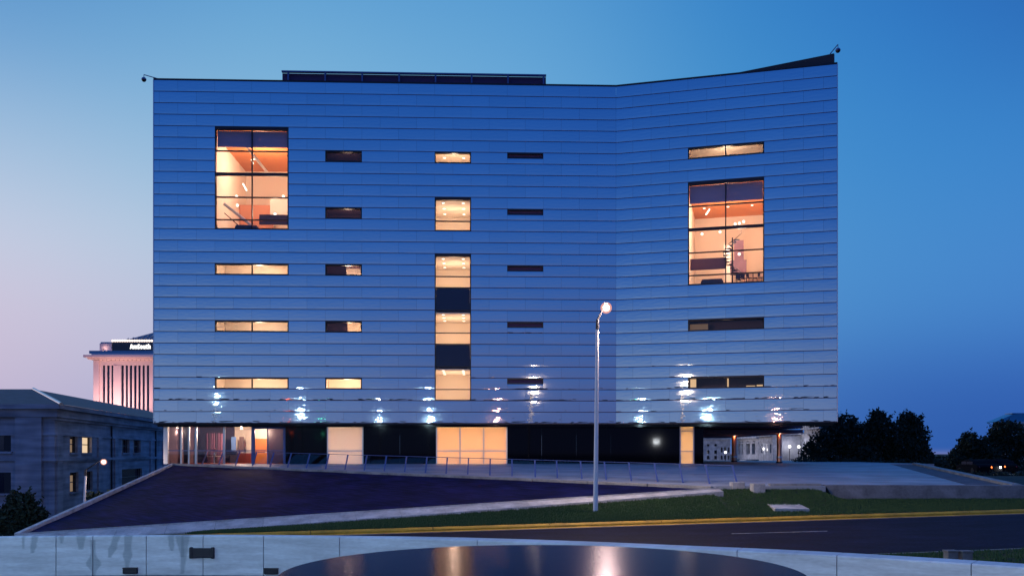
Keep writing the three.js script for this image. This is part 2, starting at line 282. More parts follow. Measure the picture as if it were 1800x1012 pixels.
// lawn from the kerb up to the edging, the plaza front and the low wall
const edgeAt = (x) => {                                            // [Z, y] of the lawn's far edge
  if (x <= 9.4) { const t = Math.max(-0.6, (x - BL0[0]) / (BL1[0] - BL0[0])), p = lerp3(BL0, BL1, t); const e = 1 - 0.5 * smooth(0.5, 1, t); return [-p[2] - 1.14 * e, p[1] - (0.40 - 0.2 * t) + 0.04]; }
  const t = smooth(14.5, 16.2, x); return [43.95 + 0.65 * t, -1.74 - 0.46 * t];
};
const lawnPoint = (x, t) => { const k = kerbZ(x) + 0.23, [Z, y] = edgeAt(x), y0 = streetY(x) + 0.165, h = y0 + (y - y0) * (0.35 * t + 0.65 * t * t); return [x, h + 0.035 * fbm(x * 0.6, t * 4, 2) * Math.sin(t * Math.PI), -(k + (Z - k) * t)]; };
{
  const g = grid(140, 24, (u, v) => lawnPoint(-24 + u * 64, v));
  struct(mesh('lawn', g, M.grass), 'structure', 'dark green lawn verge between the yellow kerb and the concrete edging');
  const nl = grid(40, 10, (u, v) => { const x = -30 + u * 70, Z = 13.5 + (nearKerbZ(x) - 0.2 - 13.5) * v; return [x, streetY(x) + 0.16 + 0.06 * fbm(x, Z), -Z]; });
  struct(mesh('lawn', nl, M.grass), 'structure', 'strip of grass behind the memorial wall at lower right');
  // short blades that roughen the turf
  const blade = new THREE.BufferGeometry(); const bp = [];
  for (let k = 0; k < 4; k++) { const a = k * 1.7, w = 0.012, h = 0.055 + 0.02 * (k % 2), ox = Math.cos(a) * 0.02, oz = Math.sin(a) * 0.02; bp.push(ox - w * Math.sin(a), 0, oz + w * Math.cos(a), ox + w * Math.sin(a), 0, oz - w * Math.cos(a), ox * 2.4, h, oz * 2.4); }
  blade.setAttribute('position', new THREE.Float32BufferAttribute(bp, 3)); blade.computeVertexNormals();
  const N = 60000, im = new THREE.InstancedMesh(blade, std('grass blades', C(0.045, 0.1, 0.03), 0.9, { side: THREE.DoubleSide }), N), m4 = new THREE.Matrix4(), q = new THREE.Quaternion(), s = new THREE.Vector3(), Y = new THREE.Vector3(0, 1, 0);
  const near = (x) => { const Z = 13.8 + rnd() * (nearKerbZ(x) - 14.2); return [x, streetY(x) + 0.15, -Z]; };
  for (let i = 0; i < N; i++) {
    const p = i < N * 0.8 ? lawnPoint(range(-12, 30), rnd()) : near(range(8, 18)); const sc = range(0.7, 1.5);
    q.setFromAxisAngle(Y, rnd() * 6.28); m4.compose(new THREE.Vector3(...p), q, s.set(sc, sc, sc)); im.setMatrixAt(i, m4);
  }
  im.name = 'grass'; struct(im, 'stuff', 'short blades of grass on the verges'); scene.add(im);
}
// ------------------------------------------------------------------ plaza deck
{
  const poly = [[-26, -96], [26.8, -96], [26.8, -64.6], [26.8, -64], [22.5, -45], [15.4, -45], [15.2, -44.05], [9.7, -44.05], [9.75, -43.5], [-23.9, -64.2], [-26, -64.6]];
  // split at the fold so that both faces are flat
  const front = [[26.8, -64.6], [22.5, -45], [15.4, -45], [15.2, -44.05], [9.9, -44.05], [9.75, -43.5], [-23.9, -64.4], [-24.2, -64.6]];
  const d = struct(mesh('plaza_deck', slab(front, deckY, 0.45), M.deck), 'structure', 'pale concrete plaza sloping down from the building to the lawn');
  mesh('undercroft_floor', slab([[-24.6, -94], [30, -94], [30, -64.6], [-24.3, -64.6]], () => -0.737, 0.6), M.deck, d);
  const s2 = slab([[26.95, -64.6], [28.4, -64.6], [24.4, -44.5], [22.65, -44.5]], (x, z) => deckY(x, z) - 0.05, 0.5);
  struct(mesh('side_path', s2, M.paver), 'structure', 'dark paved strip beside the plaza deck');
  const s3 = slab([[28.45, -64.6], [28.9, -64.6], [24.95, -44.5], [24.45, -44.5]], (x, z) => deckY(x, z) + 0.07, 0.6);
  tag(mesh('low_kerb_wall', s3, M.concrete), 'long low concrete kerb running back beside the dark paved strip', 'kerb');
}
// low retaining wall at the right, with a sloped end
{
  const sh = new THREE.Shape(); sh.moveTo(15.25, -1.54); sh.lineTo(27.6, -1.57); sh.lineTo(27.6, -2.7); sh.lineTo(16.0, -2.7); sh.lineTo(15.75, -2.3);
  const g = new THREE.ExtrudeGeometry(sh, { depth: 0.7, bevelEnabled: true, bevelSize: 0.02, bevelThickness: 0.02, bevelSegments: 1 }); g.translate(0, 0.0, -44.95);
  tag(mesh('retaining_wall', metreUV(g), std('stained concrete', C(0.34, 0.34, 0.36), 0.85, { map: concreteTex, bumpMap: concreteBump, bumpScale: 0.006 })), 'low concrete retaining wall with a slanted end above the lawn at right', 'wall');
  const blk = (label, x, Z, w, h, dd, y) => { const o = mesh('concrete_block', metreUV(new RoundedBoxGeometry(w, h, dd, 2, 0.02)), M.paleConcrete); o.position.set(x, y, -Z); o.rotation.y = 0.12; return tag(o, label, 'concrete block'); };
  blk('larger concrete block on the edge of the lawn below the railing end', 11.75, 43.5, 0.58, 0.62, 0.5, -1.74);
  blk('smaller low concrete block beside the last railing post', 10.95, 44.2, 0.62, 0.34, 0.45, -1.55);
  const st = mesh('stone_slab', metreUV(new RoundedBoxGeometry(1.45, 0.16, 3.2, 2, 0.02)), M.paleConcrete); st.position.set(12.15, -2.36, -40.4); st.rotation.set(0.04, -0.12, 0); tag(st, 'flat pale concrete slab lying in the lawn', 'slab');
  const be = mesh('stone_step', metreUV(box(12.6, 15.1, 0, 0.1, -44.7, -44.35)), M.concrete); be.position.y = deckY(0, -44.5) + 0.005; tag(be, 'long low concrete step on the edge of the plaza', 'step');
}
// ------------------------------------------------------------------ main building
const PA = [-24.81, -63.0], PM = [7.34, -64.17], PC = [21.6, -60.43], VB = 2.12, CH = 23.75 / 30;
const wing = (P, Q) => { const d = [Q[0] - P[0], Q[1] - P[1]], L = Math.hypot(...d); return { P, L, t: [d[0] / L, d[1] / L], n: [-d[1] / L, d[0] / L], turn: Math.atan2(-d[1], d[0]) }; };
const WL = wing(PA, PM), WR = wing(PM, PC);
const building = thing('office_building', 'large blue metal clad office building raised above a glazed ground floor', 'building', [0, -0.737, -64]);
const BO = building.position;
const at = (w, u, v, n = 0) => [w.P[0] + w.t[0] * u + w.n[0] * n - BO.x, v - BO.y, w.P[1] + w.t[1] * u + w.n[1] * n - BO.z];
const put = (o, w, u, v, n = 0) => { o.position.set(...at(w, u, v, n)); o.rotation.y = w.turn; return o; };
const vTop = (c) => VB + (30 - c) * CH;                            // height of the top of course c (counted from the parapet)
const uAt = (w, px, n = 0) => { const r = (px - CX) / F, x = w.P[0] + w.n[0] * n, Z = -(w.P[1] + w.n[1] * n); return (r * Z - x) / (w.t[0] + r * w.t[1]); };

const openings = [
  { w: WL, u: [4.17, 9.25], c: [4, 13] }, ...[16, 21, 26].map((c) => ({ w: WL, u: [4.17, 9.25], c: [c, c + 1] })),
  ...[6, 11, 16, 21, 26].map((c) => ({ w: WL, u: [11.79, 14.33], c: [c, c + 1] })),
  { w: WL, u: [19.41, 21.95], c: [6, 7] }, { w: WL, u: [19.41, 21.95], c: [10, 13] }, { w: WL, u: [19.41, 21.95], c: [15, 28] },
  ...[6, 11, 16, 21, 26].map((c) => ({ w: WL, u: [24.49, 27.03], c: [c, c + 0.5] })),
  { w: WR, u: [5.0, 10.08], c: [6, 7] }, { w: WR, u: [5.0, 10.08], c: [9, 18] }, { w: WR, u: [5.0, 10.08], c: [21, 22] }, { w: WR, u: [5.0, 10.08], c: [26, 27] },
];
// cladding panels: pillowed sheets in running bond; the 300 lowest as parts, the rest joined
{
  const cache = new Map();
  const panelGeo = (w, h, k, flat) => {
    const key = w.toFixed(2) + h.toFixed(2) + k + flat; if (cache.has(key)) return cache.get(key);
    const bulge = [0.0043, 0.0047, 0.004, 0.0045, 0.0049, 0.0042][k] * (flat ? 0.45 : 1), gw = w - 0.008, gh = h - 0.05;
    const nu = 4, nv = 8, g = grid(nu, nv, (a, b) => { const y = b * 2 - 1, x = a * 2 - 1, e = 1 - Math.pow(Math.abs(x), 6) * 0.12; return [0.004 + a * gw, 0.025 + b * gh, bulge * (1 - Math.pow(Math.abs(y), 4)) * e + (k % 2 ? 0.0012 : -0.001) * y * x + 0.0008 * Math.sin(9 * x + 4 * y + k) * Math.sin(5 * y + k * 2), a * gw + k * 1.37, b * gh + k * 2.11]; });
    cache.set(key, g); return g;
  };
  const list = [];
  for (const [w, u0] of [[WL, 4.17], [WR, 5.0]]) for (let c = 0; c < 30; c++) {
    let cuts = [0, w.L]; for (let k = -3; k < 14; k++) { const u = u0 + 2.54 * k + (c % 2) * 1.27; if (u > 0.3 && u < w.L - 0.3) cuts.push(u); }
    const op = openings.filter((o) => o.w === w && o.c[0] <= c && o.c[1] > c);
    for (const o of op) cuts.push(...o.u);
    cuts = [...new Set(cuts.map((x) => +x.toFixed(3)))].sort((a, b) => a - b);
    for (let i = 0; i < cuts.length - 1; i++) {
      const a = cuts[i], b = cuts[i + 1]; if (b - a < 0.05) continue;
      const o = op.find((q) => q.u[0] <= a + 0.01 && q.u[1] >= b - 0.01);
      if (o && o.c[1] - c >= 1) continue;
      const half = o ? CH / 2 : CH; list.push({ w, u: a, v: vTop(c + 1), wd: b - a, h: half, c });
    }
  }
  list.sort((a, b) => b.c - a.c);
  const rest = [];
  list.forEach((p, i) => {
    const k = Math.floor(rnd() * 6), m = metal[Math.floor(rnd() * 4)], o = new THREE.Mesh(panelGeo(p.wd, p.h, k, p.c >= 28), m);
    o.castShadow = o.receiveShadow = true; put(o, p.w, p.u, p.v, 0); o.rotation.x = range(-0.0012, 0.0012); o.rotation.order = 'YXZ'; o.name = 'panel';
    if (i < 300) building.add(o); else { o.updateMatrix(); rest.push([m, o.geometry.clone().applyMatrix4(o.matrix)]); }
  });
  const all = metal.map((m) => merge(rest.filter((r) => r[0] === m).map((r) => r[1]))), geo = mergeGeometries(all, true), up = new THREE.Mesh(geo, metal);
  up.name = 'upper_panels'; up.castShadow = up.receiveShadow = true; struct(up, 'stuff'); building.add(up);
  // dark backing behind the joints, with the openings cut out
  for (const w of [WL, WR]) {
    const s = new THREE.Shape(); s.moveTo(0, 0); s.lineTo(w.L, 0); s.lineTo(w.L, 23.75); s.lineTo(0, 23.75);
    for (const o of openings) if (o.w === w) { const h = new THREE.Path(), y0 = (30 - o.c[1]) * CH, y1 = (30 - o.c[0]) * CH; h.moveTo(o.u[0], y0); h.lineTo(o.u[1], y0); h.lineTo(o.u[1], y1); h.lineTo(o.u[0], y1); s.holes.push(h); }
    put(mesh('wall_backing', new THREE.ExtrudeGeometry(s, { depth: 0.12, bevelEnabled: false }), M.joint, building), w, 0, VB, -0.15);
    put(mesh('parapet_coping', box(-0.03, w.L + 0.03, 0, 0.09, -0.35, 0.05), M.darkMetal, building), w, 0, VB + 23.75, 0);
    put(mesh('bottom_trim', box(0, w.L, -0.07, 0, -0.3, 0.01), M.darkMetal, building), w, 0, VB, 0);
  }
  // corner trims
  put(mesh('corner_trim', box(-0.06, 0.0, 0, 23.75, -0.3, 0.03), M.steel, building), WL, 0, VB, 0);
  put(mesh('corner_trim', box(0, 0.06, 0, 23.75, -0.3, 0.03), M.steel, building), WR, WR.L, VB, 0);
  // side walls, rear wall, roof and soffit of the raised block
  const ring = [PA, PM, PC, [21.6, -94], [-24.81, -94]].map(([x, z]) => [x - BO.x, z - BO.z]);
  const inset = [[ring[0][0] + 0.1, ring[0][1] - 0.35], [ring[1][0], ring[1][1] - 0.4], [ring[2][0] - 0.1, ring[2][1] - 0.45], ring[3], ring[4]];
  mesh('roof_slab', slab(inset, () => 25.4 - BO.y, 0.4), M.darkMetal, building);
  mesh('soffit', slab(inset, () => VB - 0.005 - BO.y, 0.25), M.black, building);
  const zz = (z) => z - BO.z;
  mesh('side_wall', box(-24.8, -24.55, VB - BO.y, 25.4 - BO.y, zz(-63.4), zz(-94)), metal[1], building);
  mesh('side_wall', box(21.3, 21.55, VB - BO.y, 25.4 - BO.y, zz(-61.0), zz(-94)), metal[1], building);
  mesh('rear_wall', box(-24.5, 21.25, VB - BO.y, 25.4 - BO.y, zz(-93.7), zz(-94)), metal[2], building);
}
// ---- windows and the lit rooms behind them
const warm = C(1, 0.66, 0.43), peach = C(1, 0.66, 0.46);
function room(parent, w, u0, u1, vFloor, vCeil, depth, { wall = M.creamWall, ceil = M.creamWall, back, light = 3, color = warm, spots = [2, 3], n0 = -0.26, lightN = 0.45 } = {}) {
  const r = sub('room', parent), loc = (u, v, n) => [u, v, n];
  put(r, w, 0, 0, 0); r.position.y = -BO.y; if (parent !== building) { r.position.set(0, 0, 0); r.rotation.y = 0; }
  const B = parent !== building;
  const g = (n, geo, m) => mesh(n, geo, m, r);
  g('ceiling', box(u0, u1, vCeil, vCeil + 0.08, n0, n0 - depth), ceil);
  g('floor', box(u0, u1, vFloor - 0.08, vFloor, n0, n0 - depth), M.fabric);
  g('wall', box(u0 - 0.08, u0, vFloor, vCeil, n0, n0 - depth), wall);
  g('wall', box(u1, u1 + 0.08, vFloor, vCeil, n0, n0 - depth), wall);
  g('wall', box(u0, u1, vFloor, vCeil, n0 - depth - 0.08, n0 - depth), back ?? wall);
  for (let i = 0; i < spots[0]; i++) for (let j = 0; j < spots[1]; j++) {
    const d = new THREE.CylinderGeometry(0.09, 0.09, 0.03, 12); d.translate(u0 + (u1 - u0) * (i + 0.5) / spots[0], vCeil - 0.012, n0 - depth * (j + 0.35) / spots[1]); mesh('downlight', d, M.downlight, r);
  }
  if (light > 0) { const L = new THREE.PointLight(color, light); L.name = 'room_light'; L.position.set((u0 + u1) / 2, vCeil - Math.min(1.5, (vCeil - vFloor) * 0.4), n0 - depth * lightN); L.castShadow = true; L.shadow.radius = 12; r.add(L); }
  return r;
}
function windowUnit(o, cols, rows, { kind = 'clear', name = 'window' } = {}) {   // rows: fractions where transoms run, from the top
  const { w, u: [u0, u1], c: [c0, c1] } = o, W = u1 - u0, Hh = (c1 - c0) * CH, win = put(sub(name, building), w, u0, vTop(c1), 0);
  const T = 0.07, top = Hh > 2 ? 0.2 : 0.1;
  mesh('frame', merge([box(0, T, 0, Hh, -0.26, 0.015), box(W - T, W, 0, Hh, -0.26, 0.015), box(T, W - T, 0, T, -0.26, 0.02), box(T, W - T, Hh - top, Hh, -0.26, 0.02)]), M.darkMetal, win);
  const ys = [Hh - top, ...rows.map(([f]) => Hh * (1 - f)), T], xs = [T, ...cols.map((f) => W * f), W - T];
  cols.forEach((f) => mesh('mullion', box(W * f - 0.04, W * f + 0.04, T + 0.001, Hh - top - 0.001, -0.2, -0.06), M.darkMetal, win));
  rows.forEach(([f, th]) => mesh('transom', box(T + 0.001, W - T - 0.001, Hh * (1 - f) - th / 2, Hh * (1 - f) + th / 2, -0.21, -0.05), M.darkMetal, win));
  if (kind === 'louver') { mesh('louvre', box(T, W - T, T, Hh - top, -0.2, -0.15), M.joint, win); return win; }
  for (let i = 0; i < xs.length - 1; i++) for (let j = 0; j < ys.length - 1; j++) { const g = new THREE.PlaneGeometry(xs[i + 1] - xs[i] - 0.02, ys[j] - ys[j + 1] - 0.02); g.translate((xs[i] + xs[i + 1]) / 2, (ys[j] + ys[j + 1]) / 2, -0.132); mesh('pane', g, M.glass, win); }
  return win;
}
const room2 = (w, o, vf, vc, d, opt) => room(building, w, o.u[0] - (opt.side ?? 0.5), o.u[1] + (opt.side ?? 0.5), vf, vc, d, opt);
const O = openings;
const lift = (c) => vTop(c);
// left wing
windowUnit(O[0], [0.5], [[0.235, 0.07], [0.46, 0.2], [0.685, 0.07], [0.905, 0.07]]);
const blind = (w, o, f0, f1) => { const hh = (o.c[1] - o.c[0]) * CH; put(mesh('roller_blind', box(0.08, o.u[1] - o.u[0] - 0.08, hh * (1 - f1), hh * (1 - f0), -0.36, -0.34), std('grey mesh blind', C(0.3, 0.24, 0.36), 0.9), building), w, o.u[0], vTop(o.c[1]), 0); };
blind(WL, O[0], 0.028, 0.185); blind(WR, O[18], 0.028, 0.2);
room2(WL, O[0], lift(14.2), lift(4.15), 9.5, { wall: M.warmWall, ceil: M.woodCeiling, light: 62, color: peach, spots: [2, 2], side: 0.35, lightN: 0.35 });
for (const [i, l] of [[1, 21], [2, 17], [3, 19]]) { windowUnit(O[i], [0.5], []); const c = O[i].c[0]; room2(WL, O[i], lift(c + 3.3), lift(c - 0.7), 4, { light: l, spots: [2, 2], lightN: 0.5 }); }
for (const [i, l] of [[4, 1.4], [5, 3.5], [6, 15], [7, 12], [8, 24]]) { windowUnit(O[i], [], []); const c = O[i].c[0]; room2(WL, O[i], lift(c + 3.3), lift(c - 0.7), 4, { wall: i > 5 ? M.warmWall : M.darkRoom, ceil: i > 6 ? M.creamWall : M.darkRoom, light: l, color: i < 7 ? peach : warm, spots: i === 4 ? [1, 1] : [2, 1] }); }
windowUnit(O[9], [], []); room2(WL, O[9], lift(9.6), lift(5.2), 4.4, { spots: [2, 2], light: 9.5, side: 0.15 });
windowUnit(O[10], [], [[0.7, 0.06]]); room2(WL, O[10], lift(14.4), lift(10.25), 4.5, { light: 10, side: 0.15 });
windowUnit(O[11], [], [[2 / 13, 0.06], [3 / 13, 0.08], [5 / 13, 0.08], [7 / 13, 0.06], [8 / 13, 0.08], [10 / 13, 0.08], [12 / 13, 0.06]]);
for (const c of [15, 20, 25]) room2(WL, O[11], lift(c + 4.3), lift(c + 0.25), 4.5, { light: 9.5, side: 0.15 });
for (const c of [18, 23]) put(mesh('spandrel_panel', box(0.08, 2.46, 0.05, 2 * CH - 0.05, -0.22, -0.12), M.spandrel, building), WL, 19.41, vTop(c + 2), 0);
for (const i of [12, 13, 14, 15, 16]) windowUnit(O[i], [], [], { kind: 'louver', name: 'vent_slot' });
for (const [i, a, b] of [[6, 11.4, 13.0], [7, 11.4, 13.1]]) { const c = O[i].c[0]; put(mesh('partition', box(a, b, lift(c + 3.2), lift(c - 0.6), -1.7, -1.6), M.darkRoom, building), WL, 0, 0, 0).position.y = -BO.y; }
// right wing
windowUnit(O[17], [0.5], []); room2(WR, O[17], lift(9), lift(5.2), 4, { light: 13, spots: [3, 1] });
windowUnit(O[18], [0.5], [[0.235, 0.07], [0.46, 0.2], [0.685, 0.07], [0.905, 0.07]]);
room2(WR, O[18], lift(19.2), lift(9.15), 9.5, { wall: M.warmWall, ceil: M.woodCeiling, light: 62, color: peach, spots: [3, 2], side: 0.1, lightN: 0.35 });
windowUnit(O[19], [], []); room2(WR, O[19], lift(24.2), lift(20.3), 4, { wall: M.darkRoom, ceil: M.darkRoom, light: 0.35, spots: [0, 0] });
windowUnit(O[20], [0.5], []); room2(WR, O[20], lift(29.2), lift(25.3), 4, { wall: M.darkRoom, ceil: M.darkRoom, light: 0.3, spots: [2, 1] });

{ const g = put(sub('glow_boards', building), WR, 0, 0, 0); g.position.y = -BO.y; const m = emit('glow board', 1, 0.62, 0.3, 0.8), dm = emit('dim glow board', 1, 0.55, 0.25, 0.12);  // plain glowing boards painted in as patches of light behind two dark windows
  for (const [a, b, f0, f1, k] of [[5.1, 5.5, 0.1, 0.9, m], [7.62, 7.72, 0.15, 0.9, m], [8.9, 9.5, 0.12, 0.24, m], [9.6, 10.0, 0.15, 0.3, m]]) mesh('glow_board', box(a, b, lift(27) + CH * f0, lift(27) + CH * f1, -1.0, -0.96), k, g);
  mesh('glow_board', box(5.05, 6.3, lift(22) + CH * 0.1, lift(22) + CH * 0.8, -1.3, -1.26), dm, g); }
// ---- roof: louvred plant screen and rear parapet fin
{
  const n = -3.6, ps = [495, 506.5, 571.5, 636.5, 701.5, 765.5, 829, 893, 955.5, 960], us = ps.map((p) => uAt(WL, p, n)), y0 = 25.6, y1 = 28.1;
  const s = put(sub('plant_screen', building), WL, 0, 0, n); s.position.y = -BO.y;
  mesh('top_rail', box(us[0], us[9], y1 - 0.1, y1, -0.1, 0.14), M.rail, s);
  for (let i = 0; i < 9; i++) { for (let k = 0; k < 8; k++) { const g = box(us[i] + 0.06, us[i + 1] - 0.06, 0, 0.05, -0.1, 0.02); g.rotateX(0.5); g.translate(0, y0 + 0.1 + k * 0.235, 0); mesh('louvre', g, M.darkMetal, s); } mesh('backing', box(us[i], us[i + 1], y0, y1 - 0.1, -0.2, -0.16), M.joint, s); }
  for (let i = 1; i < 9; i++) mesh('post', box(us[i] - 0.06, us[i] + 0.06, y0, y1 - 0.1, -0.08, 0.1), M.rail, s);
  const a = [21.45, -60.55], b = [14.7, -64.2], L = Math.hypot(a[0] - b[0], a[1] - b[1]);
  const fin = mesh('rear_parapet', box(0, L, 25.2, 26.62, -0.2, 0), M.darkMetal, building); fin.position.set(b[0] - BO.x, -BO.y, b[1] - BO.z); fin.rotation.y = Math.atan2(-(a[1] - b[1]), a[0] - b[0]);
}
// ---- glazed ground floor, set back under the block
{
  const n = -1.25, y0 = -0.735, y1 = VB - 0.25, U = (px) => uAt(WL, px, n), base = (o) => { put(o, WL, 0, 0, n); o.position.y = -BO.y; return o; };
  const bay = (name, px0, px1) => base(sub(name, building));
  const bar = (g, name, px, w, d = 0.1, m = M.steel, ya = y0, yb = y1) => mesh(name, box(U(px) - w / 2, U(px) + w / 2, ya, yb, -d / 2, d / 2), m, g);
  const cross = (g, px0, px1, y, h = 0.06, m = M.steel) => mesh('transom', box(U(px0), U(px1), y - h / 2, y + h / 2, -0.04, 0.04), m, g);
  const pane = (g, px0, px1, ya, yb, m = M.glass) => mesh('pane', box(U(px0) + 0.03, U(px1) - 0.03, ya + 0.02, yb - 0.02, -0.012, 0.012), m, g);
  // black polished stretches between the lit bays
  for (const [p0, p1] of [[500.8, 575], [638, 767], [891, 1195], [1220, 1237]]) { const g = base(sub('black_glass_wall', building)); const a = U(p0), b = U(p1), k = Math.max(1, Math.round((b - a) / 2.54)); for (let i = 0; i < k; i++) mesh('glass_panel', box(a + (b - a) * i / k + 0.003, a + (b - a) * (i + 1) / k - 0.003, y0, y1 + 0.2, -0.1, 0), M.black, g); }
  const hd = base(sub('bulkhead', building)); mesh('header', box(U(288), U(1237), y1 + 0.005, VB - 0.26, -0.4, -0.11), M.black, hd);
  mesh('end_wall', box(U(1236), U(1237), y0, y1 + 0.2, -26, -0.1), M.black, hd);
  // lobby
  const lob = bay('lobby', 295, 500);
  bar(lob, 'corner_post', 291.5, 0.3, 0.3, M.steel);
  for (const [p, w] of [[318, 0.1], [331.5, 0.1], [344, 0.14], [393.5, 0.13]]) bar(lob, 'mullion', p, w, 0.14);
  bar(lob, 'mullion', 444.5, 0.22, 0.2, M.rail); bar(lob, 'mullion', 470, 0.07, 0.12, M.rail); bar(lob, 'mullion', 499.5, 0.16, 0.14, M.rail);
  cross(lob, 295, 500, 0.21, 0.06, M.rail); cross(lob, 446, 500, y1 - 0.06, 0.12, M.rail);
  const ps = [295, 318, 331.5, 344, 393.5, 444.5, 470, 499];
  for (let i = 0; i < ps.length - 1; i++) { pane(lob, ps[i], ps[i + 1], y0, 0.2); pane(lob, ps[i], ps[i + 1], 0.22, y1); }
  const rm = bay('lobby_room', 295, 500), D = 8;
  const q = (px, d) => uAt(WL, px, n - d);                       // where the sight line through a pixel meets depth d
  mesh('floor', box(U(290), U(499), y0 - 0.02, y0 + 0.012, -D, -0.1), M.carpet, rm);
  mesh('ceiling', box(U(290), U(499), y1, y1 + 0.06, -D, -0.1), M.creamWall, rm);
  mesh('wall', box(U(290) - 0.1, U(290), y0, y1, -D, -0.1), M.darkRoom, rm);
  mesh('wall', box(U(290), q(345, D), y0, y1, -D - 0.1, -D), std('dim blue wall', C(0.05, 0.06, 0.1), 0.9), rm);
  mesh('wall', box(q(345, D), q(412, D), y0, y1, -D - 0.1, -D), std('dim mauve wall', C(0.06, 0.04, 0.07), 0.9), rm);
  mesh('wall', box(q(412, D), q(472, D), y0, y1, -D - 0.1, -D), M.creamWall, rm);
  mesh('orange_wall', box(q(447, 3), q(470.5, 3), y0, 1.1, -3.1, -3), M.orangeWall, rm);
  mesh('wall', box(q(447, 3), q(470.5, 3), 1.102, y1, -3.1, -3), M.creamWall, rm);
  mesh('wall', box(q(471, 2.6), U(499) + 0.2, y0, y1, -2.7, -2.6), std('dark red panel', C(0.05, 0.02, 0.03), 0.4), rm);
  mesh('wall', box(q(297, 4), q(312, 4), y0, y1, -4.1, -4), M.warmWall, rm);
  mesh('pillar', box(q(322, 3), q(331, 3), y0, y1, -3.4, -3), M.darkMetal, rm);
  for (let i = 0; i < 7; i++) mesh('curtain', rod([q(364 + i * 4, 6), y0, -6], [q(364 + i * 4, 6), y1 - 0.3, -6], 0.13, 0.13, 8), std('curtain', i % 3 === 1 ? C(0.08, 0.05, 0.07) : C(0.2, 0.08, 0.13), 0.95), rm);
  mesh('blue_panel', box(q(406, 6.5), q(414, 6.5), y0, 1.3, -6.6, -6.5), std('blue panel', C(0.1, 0.2, 0.45), 0.8), rm);
  mesh('door', box(q(420, 6.4), q(428, 6.4), y0, 1.3, -6.5, -6.4), std('dark timber door', C(0.06, 0.025, 0.02), 0.6), rm);
  for (const [px, d, I] of [[310, 2.4, 6], [424, 4.6, 48], [458, 1.6, 20]]) { const L = new THREE.PointLight(peach, I); L.name = 'lobby_light'; L.castShadow = true; L.shadow.radius = 5; L.position.set(q(px, d), y1 - 0.3, -d); rm.add(L); const dd = new THREE.CylinderGeometry(0.12, 0.12, 0.03, 14); dd.translate(q(px, d), y1 - 0.02, -d); mesh('ceiling_light', dd, M.downlight, rm); }
  // white shaded bay, orange bay, narrow bay: frosted panels with a lit room behind
  const frost = (r, g, b, tr) => std('frosted glass', C(r, g, b), 0.95, { transmission: tr, thickness: 0 });
  const litBay = (name, pxs, tops, mat, color, I, label) => {
    const b = bay(name), a = U(pxs[0]), c = U(pxs[pxs.length - 1]);
    for (const p of pxs) bar(b, 'mullion', p, 0.08, 0.12, M.steel);
    for (const y of tops) cross(b, pxs[0], pxs[pxs.length - 1], y, 0.07, M.steel);
    const ys = [y0, ...tops, y1];
    for (let i = 0; i < pxs.length - 1; i++) for (let j = 0; j < ys.length - 1; j++) pane(b, pxs[i], pxs[i + 1], ys[j], ys[j + 1], mat);
    const D2 = 2.6, wl = M.creamWall;
    mesh('back_wall', box(a - 0.3, c + 0.3, y0, y1, -D2 - 0.08, -D2), wl, b); mesh('side_wall', box(a - 0.38, a - 0.3, y0, y1, -D2, -0.11), wl, b); mesh('side_wall', box(c + 0.3, c + 0.38, y0, y1, -D2, -0.11), wl, b);
    mesh('floor', box(a - 0.3, c + 0.3, y0 - 0.02, y0 + 0.012, -D2, -0.11), wl, b); mesh('ceiling', box(a - 0.3, c + 0.3, y1 + 0.001, y1 + 0.06, -D2, -0.11), wl, b);
    const k = Math.max(1, Math.round((c - a) / 1.7));
    for (let i = 0; i < k; i++) { const x = a + (c - a) * (i + 0.5) / k, L = new THREE.PointLight(color, I); L.name = 'bay_light'; L.castShadow = true; L.shadow.radius = 6; L.position.set(x, 0.9, -1.6); b.add(L); const s = new THREE.SphereGeometry(0.11, 12, 8); s.translate(x, 0.9, -1.6); mesh('lamp_bulb', s, M.downlight, b); }
    return b;
  };
  litBay('shaded_bay', [575.6, 637.4], [0.19], frost(0.95, 0.86, 0.78, 0.6), C(1, 0.80, 0.66), 17);
  litBay('orange_bay', [767.4, 808.5, 850, 890.8], [0.19], frost(0.95, 0.78, 0.6, 0.6), C(1, 0.70, 0.40), 14);
  litBay('narrow_bay', [1196, 1219.5], [0.16, 1.62], frost(0.96, 0.84, 0.66, 0.6), C(1, 0.72, 0.42), 12);
  // hung ceiling and copper columns of the open undercroft
  const hung = base(sub('hung_ceiling', building)); mesh('ceiling_panel', box(U(1237) + 0.05, uAt(WL, 1414, -4.5), 1.55, VB - 0.3, -26, -3.5), M.darkRoom, hung);
  for (const [px, d, y] of [[1370.3, 5, 1.55], [1291, 14, 1.55]]) {
    const col = base(sub('copper_column', building)), x = uAt(WL, px, n - d), rr = 0.17 + d * 0.004;
    mesh('shaft', rod([x, y0 + 0.1, -d], [x, y - 0.01, -d], rr, rr, 20), M.copper, col); mesh('collar', rod([x, -0.35, -d], [x, -0.2, -d], rr + 0.02, rr + 0.02, 20), M.steel, col);
    mesh('base_plate', rod([x, y0 + 0.01, -d], [x, y0 + 0.1, -d], rr + 0.06, rr + 0.06, 20), M.darkMetal, col);
    const L = new THREE.PointLight(C(1, 0.4, 0.2), 0.9); L.name = 'column_light'; L.position.set(x - 0.1, y - 0.12, -d + 0.5); L.castShadow = true; L.shadow.radius = 3; col.add(L);
    const dd = new THREE.CylinderGeometry(0.07, 0.07, 0.02, 12); dd.translate(x - 0.1, y - 0.012, -d + 0.5); mesh('downlight', dd, M.downlight, col);
  }
}
